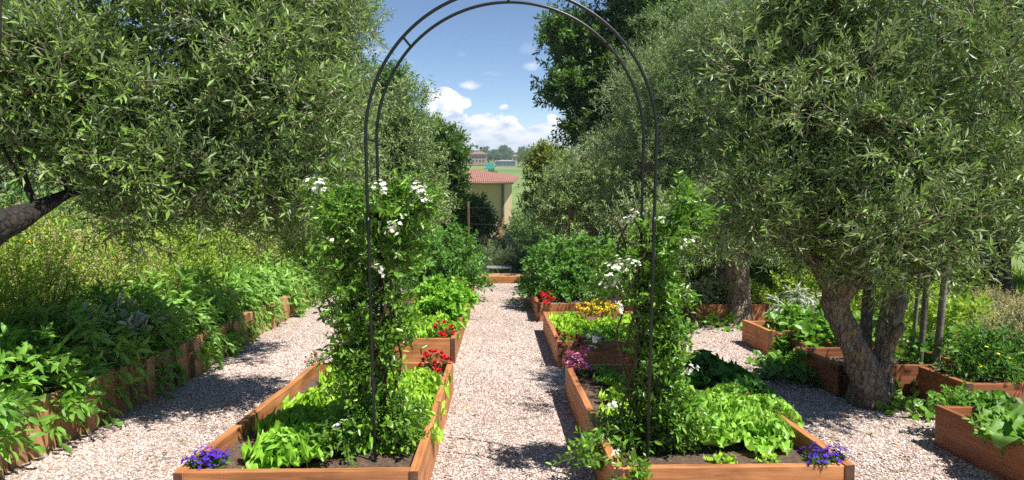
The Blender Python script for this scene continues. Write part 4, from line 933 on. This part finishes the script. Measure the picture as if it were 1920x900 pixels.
# C1 plants (courgette like broad leaves)
for i, (px, py, R, lab) in enumerate([(1905, 812, .19, 'broad leaved courgette plant at the right edge of the photo'), (1865, 775, .18, 'smaller courgette plant left of the big one'), (1960, 850, .26, 'courgette plant cut off by the right edge')]):
    c = G(px, py, .19); rosette('courgette_plant', c, R, .22, 18, 'sage2' if i != 1 else 'tomato', lab, 'courgette plant', 'courgette plants in the lower right bed', seed=150+i, ruff=.09, wide=.85, freq=2.0, stalk=.35, tilt0=.2, tilt1=1.2, cup=.1)
for i, (px, py, lab) in enumerate([(1800, 770, 'low herb at the left corner of the lower right bed'), (1835, 775, 'low herb next to the corner one in the lower right bed'), (1880, 830, 'low herb along the side board of the lower right bed')]):
    c = G(px, py, .19); shrub('herb_bush', c, .14, .13, .1, 60, 7, 'oval', (.03, .05), (.4, .55), 'sage2', lab, 'herb', 'low herbs in the lower right bed', up=.6, tw=(.04, .1))
# C2 plants at the stakes
STK = 'upright stakes in the bed behind the forked trunk'
def stake(x, y, h, r, m, lab, grp, z=None):
    z0 = -S*y+.12 if z is None else z
    parts = []; lx = random.uniform(-.02, .02); sweep(parts, [(0, 0, 0), (lx*.5, .004, h*.5), (lx, 0, h)], [r, r*.97, r*.9], 8, .06, random.random()*9, 4)
    o = build_parts('wooden_stake', parts, M[m]); o.location = (x, y, z0); tag(o, lab, 'stake', grp); return o
for (px, y, ytop, r, lab) in [(1716, 5.45, 440, .018, 'slim grey stake, left one of the pair in the staked bed'), (1733, 5.2, 430, .026, 'grey stake, middle one behind the forked trunk'), (1763, 5.15, 425, .030, 'thick dark stake, right one of the staked bed')]:
    x = P(px, 600, y).x; ztop = P(px, ytop, y).z; z0 = -S*y+.12; stake(x, y, ztop-z0, r, 'greywood', lab, STK)
for (px, y, ytop, lab) in [(1755, 8.5, 520, 'thin stake in the weeds behind the staked bed'), (1905, 8.8, 552, 'weathered fence stake at the right edge, left of the pair'), (1914, 9.1, 560, 'darker weathered stake at the right edge of the photo'), (1889, 9.2, 566, 'short stake just right of the dark trunk')]:
    x = P(px, 600, y).x; z0 = float(gz(x, y)); stake(x, y, P(px, ytop, y).z-z0, .03, 'greywood', lab, 'weathered stakes at right', z0)
for (px, y, yt, lab) in [(1722, 5.3, 0, 'leafy plant tied to the middle stake'), (1765, 5.2, 0, 'leafy plant at the foot of the right stake'), (1700, 5.45, 0, 'leafy plant at the foot of the left stake')]:
    x = P(px, 600, y).x; shrub('bean_plant', soil_pt(x, y, .14), .11, .10, .34, 20, 6, 'oval', (.05, .08), (.6, .75), 'tomato', lab, 'bean plant', 'bean plants on the stakes', up=.4, fill=.5, droop=.4)
# stakes with wire along the garden end
WG = 'posts of the wire trellis at the end of the garden'
posts = []
for (px, y, yt, lab) in [(878, 12.9, 378, 'reddish trellis post left of the path end'), (1067, 12.9, 384, 'reddish trellis post behind the right tomato plants')]:
    x = P(px, 400, y).x; z0 = -S*y-.1; zt = P(px, yt, y).z
    o = obj('trellis_post', boxmesh('trellis_post', zt-z0, .042, .042, M['redstake'], .004), None, (x, y, z0+(zt-z0)/2), (0, -PI/2, 0)); o.location.x += .0275; tag(o, lab, 'post', WG); posts.append((x, y, zt))
parts = []; (xa, ya, za), (xb, yb, zb) = posts
for dz in (.12, .45, .75):
    sweep(parts, [(xa, ya-.03, za-dz), ((xa+xb)/2, ya-.03, za-dz-.02), (xb, yb-.03, zb-dz)], [.0016]*3, 5, 0, 0, 4)
o = build_parts('trellis_wire', parts, M['wire']); tag(o, 'thin wires strung between the two reddish trellis posts', 'wire')
# irrigation hose at C5
parts = []; a = G(1272, 560, .5); bpts = [P(1262, 538, 8.9), P(1280, 545, 8.7), P(1290, 570, 8.48), P(1296, 592, 8.42), P(1297, 600, 8.4)]
sweep(parts, bpts, [.016]*5, 8, 0, 0, 5); o = build_parts('hose', parts, M['black']); tag(o, 'black irrigation hose looped over the corner of the variegated bed', 'hose')
# grey bench behind the end board
c = P(936, 505, 14.75); t = empty('grey_bench', (c.x, 14.75, float(gz(c.x, 14.75))), 'small grey metal frame bench behind the end board of the path', 'bench')
hz = P(936, 500, 14.75).z-t.location.z
obj('top', boxmesh('top', .58, .26, .03, M['greymetal'], .004), t, (0, 0, hz-.03))
for sx in (-1, 1):
    for sy in (-1, 1): obj('leg', boxmesh('leg', .035, .035, hz-.031, M['greymetal'], .003), t, (sx*.27, sy*.11, 0))
obj('rail', boxmesh('rail', .50, .02, .03, M['greymetal'], .002), t, (0, -.11, max(.03, hz-.2)))
for k in range(9): obj('bar', boxmesh('bar', .008, .008, max(.05, hz-.2-.031), M['greymetal'], .001), t, (-.22+k*.055, -.11, .03)).name = 'bar'

# a utility pole with short crossbar beyond the left olive
c = P(732, 250, 17.0); z0 = float(gz(c.x, 17)); t = empty('wooden_pole', (c.x, 17, z0), 'thin brown pole with a short crossbar behind the arch on the left', 'pole')
ht = P(732, 190, 17).z-z0
obj('shaft', boxmesh('shaft', ht, .05, .05, M['redstake'], .004), t, (.025, 0, ht/2), (0, -PI/2, 0)); obj('crossbar', boxmesh('crossbar', .30, .05, .04, M['redstake'], .004), t, (.13, -.052, ht-.05))

# ------------------------------------------------------------------ farmhouse
Yh = 45.0
xl = P(815, 400, Yh).x; xr = P(946, 400, Yh).x; zt = P(900, 340, Yh).z; z0 = -6.2
t = empty('farmhouse', (xl, Yh, z0), 'ochre farmhouse with a terracotta hipped roof down the slope', 'house')
dep = 11.0; hw = zt-z0; w = xr-xl
V = [(0,0,0),(w,0,0),(w+.75,dep,0),(.75,dep,0),(0,0,hw),(w,0,hw),(w+.75,dep,hw),(.75,dep,hw)]
obj('wall', pmesh('wall', V, [(0,1,5,4),(1,2,6,5),(2,3,7,6),(3,0,4,7)], M['wall_h']), t)
e = .62; zr = P(900, 318, Yh+4.5).z-z0
V = [(-e,-e,hw),(w+e,-e,hw),(w+.75+e,dep+e,hw),(.75-e,dep+e,hw),(w*.42,dep*.5,zr),(w*.50,dep*.5,zr)]
V2 = [(x,y,z-.16) for x,y,z in V[:4]]
obj('roof', pmesh('roof', V+V2, [(0,1,5,4),(1,2,5),(2,3,4,5),(3,0,4),(6,7,1,0),(7,8,2,1),(8,9,3,2),(9,6,0,3),(9,8,7,6)], M['roof']), t)
parts = []; sweep(parts, [(-e,-e-.07,hw-.1),(w*.5,-e-.07,hw-.1),(w+e,-e-.07,hw-.1)], [.07]*3, 8, 0, 0, 1); build_parts('gutter', parts, M['pipe'], t)
parts = []; sweep(parts, [(w-.12,-.1,hw-.2),(w-.12,-.1,hw*.5),(w-.12,-.1,0)], [.09]*3, 8, 0, 0, 2); build_parts('downpipe', parts, M['pipe'], t)
xb0 = P(930, 430, Yh-2).x-xl
V = [(w-1.5,-.03,0),(w-.02,-.03,0),(w-.02,-.03,hw*.60),(w-1.5,-.8,0),(w-.02,-.8,0),(w-.02,-.8,hw*.60)]
obj('buttress', pmesh('buttress', V, [(3,4,5),(0,2,1),(0,3,5,2),(1,2,5,4)], M['plank']), t)
obj('window', boxmesh('window', .9, .06, 1.2, M['darkglass'], .01), t, (w*.3, -.02, hw*.45))

# distant farm, tarp, sheds
def far_box(name, px0, px1, pyt, pyb, Y, depth, m, label, cat, roof=None, wins=0):
    a = P(px0, pyb, Y); b = P(px1, pyt, Y); t = empty(name, (a.x, Y, a.z-1.2), label, cat); w = b.x-a.x; h = b.z-a.z+1.2
    V = [(0,0,0),(w,0,0),(w,depth,0),(0,depth,0),(0,0,h),(w,0,h),(w,depth,h),(0,depth,h)]
    obj('wall', pmesh('wall', V, [(0,1,5,4),(1,2,6,5),(2,3,7,6),(3,0,4,7),(4,5,6,7)], M[m]), t)
    if roof:
        e = .6; rz = h+roof[1]
        V = [(-e,-e,h+.02),(w+e,-e,h+.02),(w+e,depth+e,h+.02),(-e,depth+e,h+.02),(w*.3,depth*.5,rz),(w*.7,depth*.5,rz)]
        obj('roof', pmesh('roof', V, [(0,1,5,4),(1,2,5),(2,3,4,5),(3,0,4),(3,2,1,0)], M[roof[0]]), t)
    for k in range(wins):
        for zz in (.35, .68): obj('window', boxmesh('window', w*.09, .1, h*.14, M['darkglass'], 0), t, (w*(.18+.64*k/max(wins-1, 1)), -.03, h*zz))
    return t
far_box('distant_villa', 882, 912, 289, 306, 330, 10, 'wall_f', 'old stone villa with a low red roof on the far hillside', 'house', ('roof', 1.4), 4)
far_box('teal_shelter', 911, 927, 306, 311, 300, 4, 'teal', 'turquoise covered shelter below the distant villa', 'shelter')
far_box('long_shed', 929, 966, 302, 309, 320, 8, 'greyroof', 'long low grey shed on the far hillside right of the turquoise shelter', 'shed', ('greyroof', .5))
far_box('small_house', 962, 970, 293, 303, 335, 5, 'wall_h', 'tiny ochre house at the right end of the long grey shed', 'house', ('roof', 1.0))
# distant tree line
def far_tree_proto():
    b = Vector((0, 0, 0)); t = empty('distant_tree', b, 'rounded dark tree of the far hilltop treeline', 'tree', 'trees along the far hills')
    parts = []; sweep(parts, [(0, 0, -.5), (0, 0, 2), (0, 0, 4)], [.3, .22, .1], 6, .1, 1, 2); build_parts('trunk', parts, M['bark_dark_shaded'], t)
    C, R = subclumps([((0, 0, 4.2), 2.4, 2.4, 2.4, 34)], (.7, 1.2)); P0, D = crown_sprigs(C, R, 14)
    Pl, LD, NN, LL, LW, _ = sprigs(P0, D, rng.uniform(.3, .6, len(P0)), 5, (.3, .5), (.6, .8), 1, .1, .8)
    leaves('crown', Pl, LD, NN, LL, LW, 'blade', M['oakleaf'], t); return t
ft = far_tree_proto(); first = True
for k in range(170):
    row = k % 3; Y = [440, 405, 370][row]+random.uniform(-14, 14); px = random.uniform(850, 1070) if k > 30 else random.uniform(-300, 2200)
    x = (px-935)/1200*Y; sc_ = random.uniform(.7, 1.35)*(1.15 if row == 0 else .8)
    if row == 2 and random.random() < .45: continue
    loc = (x, Y, float(gz(x, Y))-.2)
    if first: ft.location = loc; ft.scale = (sc_,)*3; first = False
    else: dup(ft, loc, random.random()*6, (sc_*random.uniform(.8, 1.2), sc_, sc_*random.uniform(.75, 1.25)))
for k in range(26):  # hedgerow trees around the field
    Y = random.uniform(120, 290); side = random.choice((-1, 1)); px = random.uniform(700, 930) if side < 0 else random.uniform(995, 1200)
    x = (px-935)/1200*Y; s_ = random.uniform(.5, 1.0)
    if Y > 240 and px < 960: Y -= 100
    dup(ft, ((px-935)/1200*Y, Y, float(gz(x, Y))-.2), random.random()*6, s_, 'rounded dark tree in the hedges beside the pale green field', 'hedge trees in the valley')
hz = bpy.data.meshes.new('haze'); HV = [(-900,-12,-16),(900,-12,-16),(900,640,-16),(-900,640,-16),(-900,-12,14),(900,-12,14),(900,640,14),(-900,640,14)]
hz.from_pydata(HV, [], [(3,2,1,0),(4,5,6,7),(0,1,5,4),(1,2,6,5),(2,3,7,6),(3,0,4,7)]); hz.update()
hm = mat('haze_air'); ht_ = NT(hm); pv = ht_.n('ShaderNodeVolumePrincipled'); pv.inputs['Color'].default_value = (.75, .85, 1, 1); pv.inputs['Density'].default_value = .0005; pv.inputs['Anisotropy'].default_value = .2
ho_ = hm.node_tree.nodes.new('ShaderNodeOutputMaterial'); ht_.l(pv.outputs[0], ho_.inputs['Volume']); hz.materials.append(hm)
if HAZE: tag(obj('haze', hz), 'thin blue haze over the far hills', 'haze', None, 'stuff')
# fallen leaves on the gravel
n = 900; fy = 2.2+9*rng.random(n)**1.3; fx = rng.uniform(-2.6, 4.0, n); kk = ~inbed(fx, fy); fx, fy = fx[kk], fy[kk]
fd = rng.normal(0, 1, (len(fx), 3)); fd[:, 2] *= .15; fn = rng.normal(0, .25, (len(fx), 3)); fn[:, 2] = 1
M['fallen'] = leafmat('dry_leaf', (.10, .06, .025), (.32, .24, .09), rough=.8, trans=.05, c3=(.5, .45, .1))
tag(leaves('fallen_leaves', np.stack([fx, fy, -S*fy+.016], -1), fd, fn, rng.uniform(.03, .06, len(fx)), .014, 'oval', M['fallen']), 'dry brown and yellowed leaves fallen on the gravel', 'leaves', None, 'stuff')
# rough grass around the beds
def grass(name, n, area, lab, hmin, hmax, m):
    x = rng.uniform(area[0], area[1], n); y = rng.uniform(area[2], area[3], n); z = gz(x, y)-.02
    D = rng.normal(0, .35, (n, 3)); D[:, 2] = 1; L = rng.uniform(hmin, hmax, n)*(1+.6*np.sin(x*1.7)*np.cos(y*1.3))
    o = leaves(name, np.stack([x, y, z], -1), D, runit(n), L, .012+0*L, 'blade', M[m]); tag(o, lab, 'grass', None, 'stuff')
grass('bank_grass', 26000, (-9, -3.1, 1.5, 16), 'rough green grass covering the left bank', .06, .16, 'herb')
grass('verge_grass', 30000, (4.7, 12, 3, 17), 'rough yellow green grass beyond the beds at right', .10, .30, 'herb')
grass('slope_grass', 20000, (-3, 5, 14.6, 24), 'rough grey green grass beyond the end of the path', .12, .34, 'lav')

# ------------------------------------------------------------------ sky, sun, camera
sd = Vector((.44, -.26, 1.0)).normalized(); elev = math.asin(sd.z); rot = math.atan2(sd.x, sd.y)
w = bpy.data.worlds.new('World'); sc.world = w; w.use_nodes = True; nt = w.node_tree; nt.nodes.clear()
class WN(NT):
    def __init__(s, tree): s.t = tree
t = WN(nt)
sky = t.n('ShaderNodeTexSky', _sky_type='NISHITA', _sun_disc=False, _sun_elevation=elev, _sun_rotation=rot, _altitude=600, _air_density=.75, _dust_density=0, _ozone_density=2.8)
bg1 = t.n('ShaderNodeBackground', Color=sky.outputs[0], Strength=.080)
geo = t.n('ShaderNodeTexCoord').outputs['Generated']; sp = t.n('ShaderNodeSeparateXYZ', Vector=geo)
U_ = t.math('ARCTAN2', sp.outputs[0], sp.outputs[1]); V_ = t.math('ARCSINE', sp.outputs[2])
cmb = t.n('ShaderNodeCombineXYZ', X=U_, Y=t.math('MULTIPLY', V_, 1.5))
nA = t.n('ShaderNodeTexNoise', Vector=cmb.outputs[0], Scale=22, Detail=9, Roughness=.58)
nB = t.n('ShaderNodeTexVoronoi', Vector=cmb.outputs[0], Scale=38, _feature='SMOOTH_F1'); nB.inputs['Smoothness'].default_value = .4
nC = t.n('ShaderNodeTexNoise', Vector=cmb.outputs[0], Scale=4, Detail=3)
top = t.math('ADD', t.math('MAXIMUM', t.math('SUBTRACT', .072, t.math('MULTIPLY', U_, .34)), .055), t.math('MULTIPLY', t.math('SUBTRACT', nC.outputs[0], .5), .03))
top = t.math('MINIMUM', top, .108)
bil = t.math('ADD', t.math('MULTIPLY', t.math('SUBTRACT', nA.outputs[0], .5), .075), t.math('MULTIPLY', t.math('SUBTRACT', .45, nB.outputs[0]), .06))
dens = t.math('SUBTRACT', t.math('ADD', top, bil), V_)
mk = t.math('MULTIPLY', dens, 170, True)
left = t.math('MULTIPLY', t.math('ADD', U_, .118), 60, True)   # cloud starts a little left of the gap
mk = t.math('MULTIPLY', mk, t.math('MAXIMUM', left, t.math('LESS_THAN', V_, .03)))
# small clouds: (px, py, rx, ry)
for (px, py, rx, ry, st) in [(885, 160, .020, .008, .95), (703, 97, .026, .008, .5), (997, 123, .014, .008, .7), (990, 92, .014, .010, .4), (925, 137, .018, .005, .35), (770, 118, .010, .006, .35), (865, 102, .010, .005, .3), (1830, 90, .05, .03, .9), (1400, 60, .05, .03, .5)]:
    r = ray(px, py).normalized(); u0 = math.atan2(r.x, r.y); v0 = math.asin(r.z)
    du = t.math('DIVIDE', t.math('SUBTRACT', U_, u0), rx); dv = t.math('DIVIDE', t.math('SUBTRACT', V_, v0), ry)
    d2 = t.math('ADD', t.math('MULTIPLY', du, du), t.math('MULTIPLY', dv, dv))
    f = t.math('MULTIPLY', t.math('SUBTRACT', t.math('ADD', .9, t.math('MULTIPLY', t.math('SUBTRACT', nA.outputs[0], .5), 3.5)), d2), .9*st, True)
    mk = t.math('MAXIMUM', mk, t.math('MULTIPLY', f, st))
cm2 = t.n('ShaderNodeCombineXYZ', X=U_, Y=t.math('MULTIPLY', V_, 2.6))
nD = t.n('ShaderNodeTexNoise', Vector=cm2.outputs[0], Scale=24, Detail=6, Roughness=.5)
sh = t.math('ADD', nD.outputs[0], t.math('MINIMUM', t.math('MULTIPLY', t.math('MAXIMUM', dens, 0), 2.2), .12))
cc = t.ramp(sh, [(.44, (1.0, .97, .96)), (.54, (.82, .85, .91)), (.66, (.48, .58, .74))])
cc = t.mix(t.math('MULTIPLY', t.math('SUBTRACT', .06, V_), 14, True), cc, (.60, .66, .76))
bg2 = t.n('ShaderNodeBackground', Color=cc, Strength=.72)
mx = t.n('ShaderNodeMixShader'); t.l(t.math('MULTIPLY', mk, .94), mx.inputs[0]); t.l(bg1.outputs[0], mx.inputs[1]); t.l(bg2.outputs[0], mx.inputs[2])
ow = nt.nodes.new('ShaderNodeOutputWorld'); nt.links.new(mx.outputs[0], ow.inputs[0])

sun = bpy.data.lights.new('sun', 'SUN'); sun.energy = 5.0; sun.angle = math.radians(.53); sun.color = (1, .955, .88)
so = bpy.data.objects.new('sun', sun); link(so); so.rotation_euler = sd.to_track_quat('Z', 'Y').to_euler(); so.location = (4, -3, 12)
cam = bpy.data.cameras.new('camera'); co = bpy.data.objects.new('camera', cam); link(co); co.location = (0, 0, H)
co.rotation_euler = (-cF).to_track_quat('Z', 'Y').to_euler()
cam.sensor_width = 36; cam.lens = 36*FPX/1920; cam.clip_end = 6000; cam.clip_start = .05
sc.camera = co
sc.view_settings.view_transform = 'Standard'; sc.view_settings.look = 'None'; sc.view_settings.gamma = 1; sc.view_settings.use_curve_mapping = False
sc.view_settings.exposure = 0.80
cy = sc.cycles; cy.max_bounces = 6; cy.diffuse_bounces = 2; cy.glossy_bounces = 2; cy.transmission_bounces = 3; cy.transparent_max_bounces = 4
cy.sample_clamp_indirect = 4
cy.use_denoising = False; cy.denoiser = 'OPENIMAGEDENOISE'; cy.denoising_prefilter = 'ACCURATE'
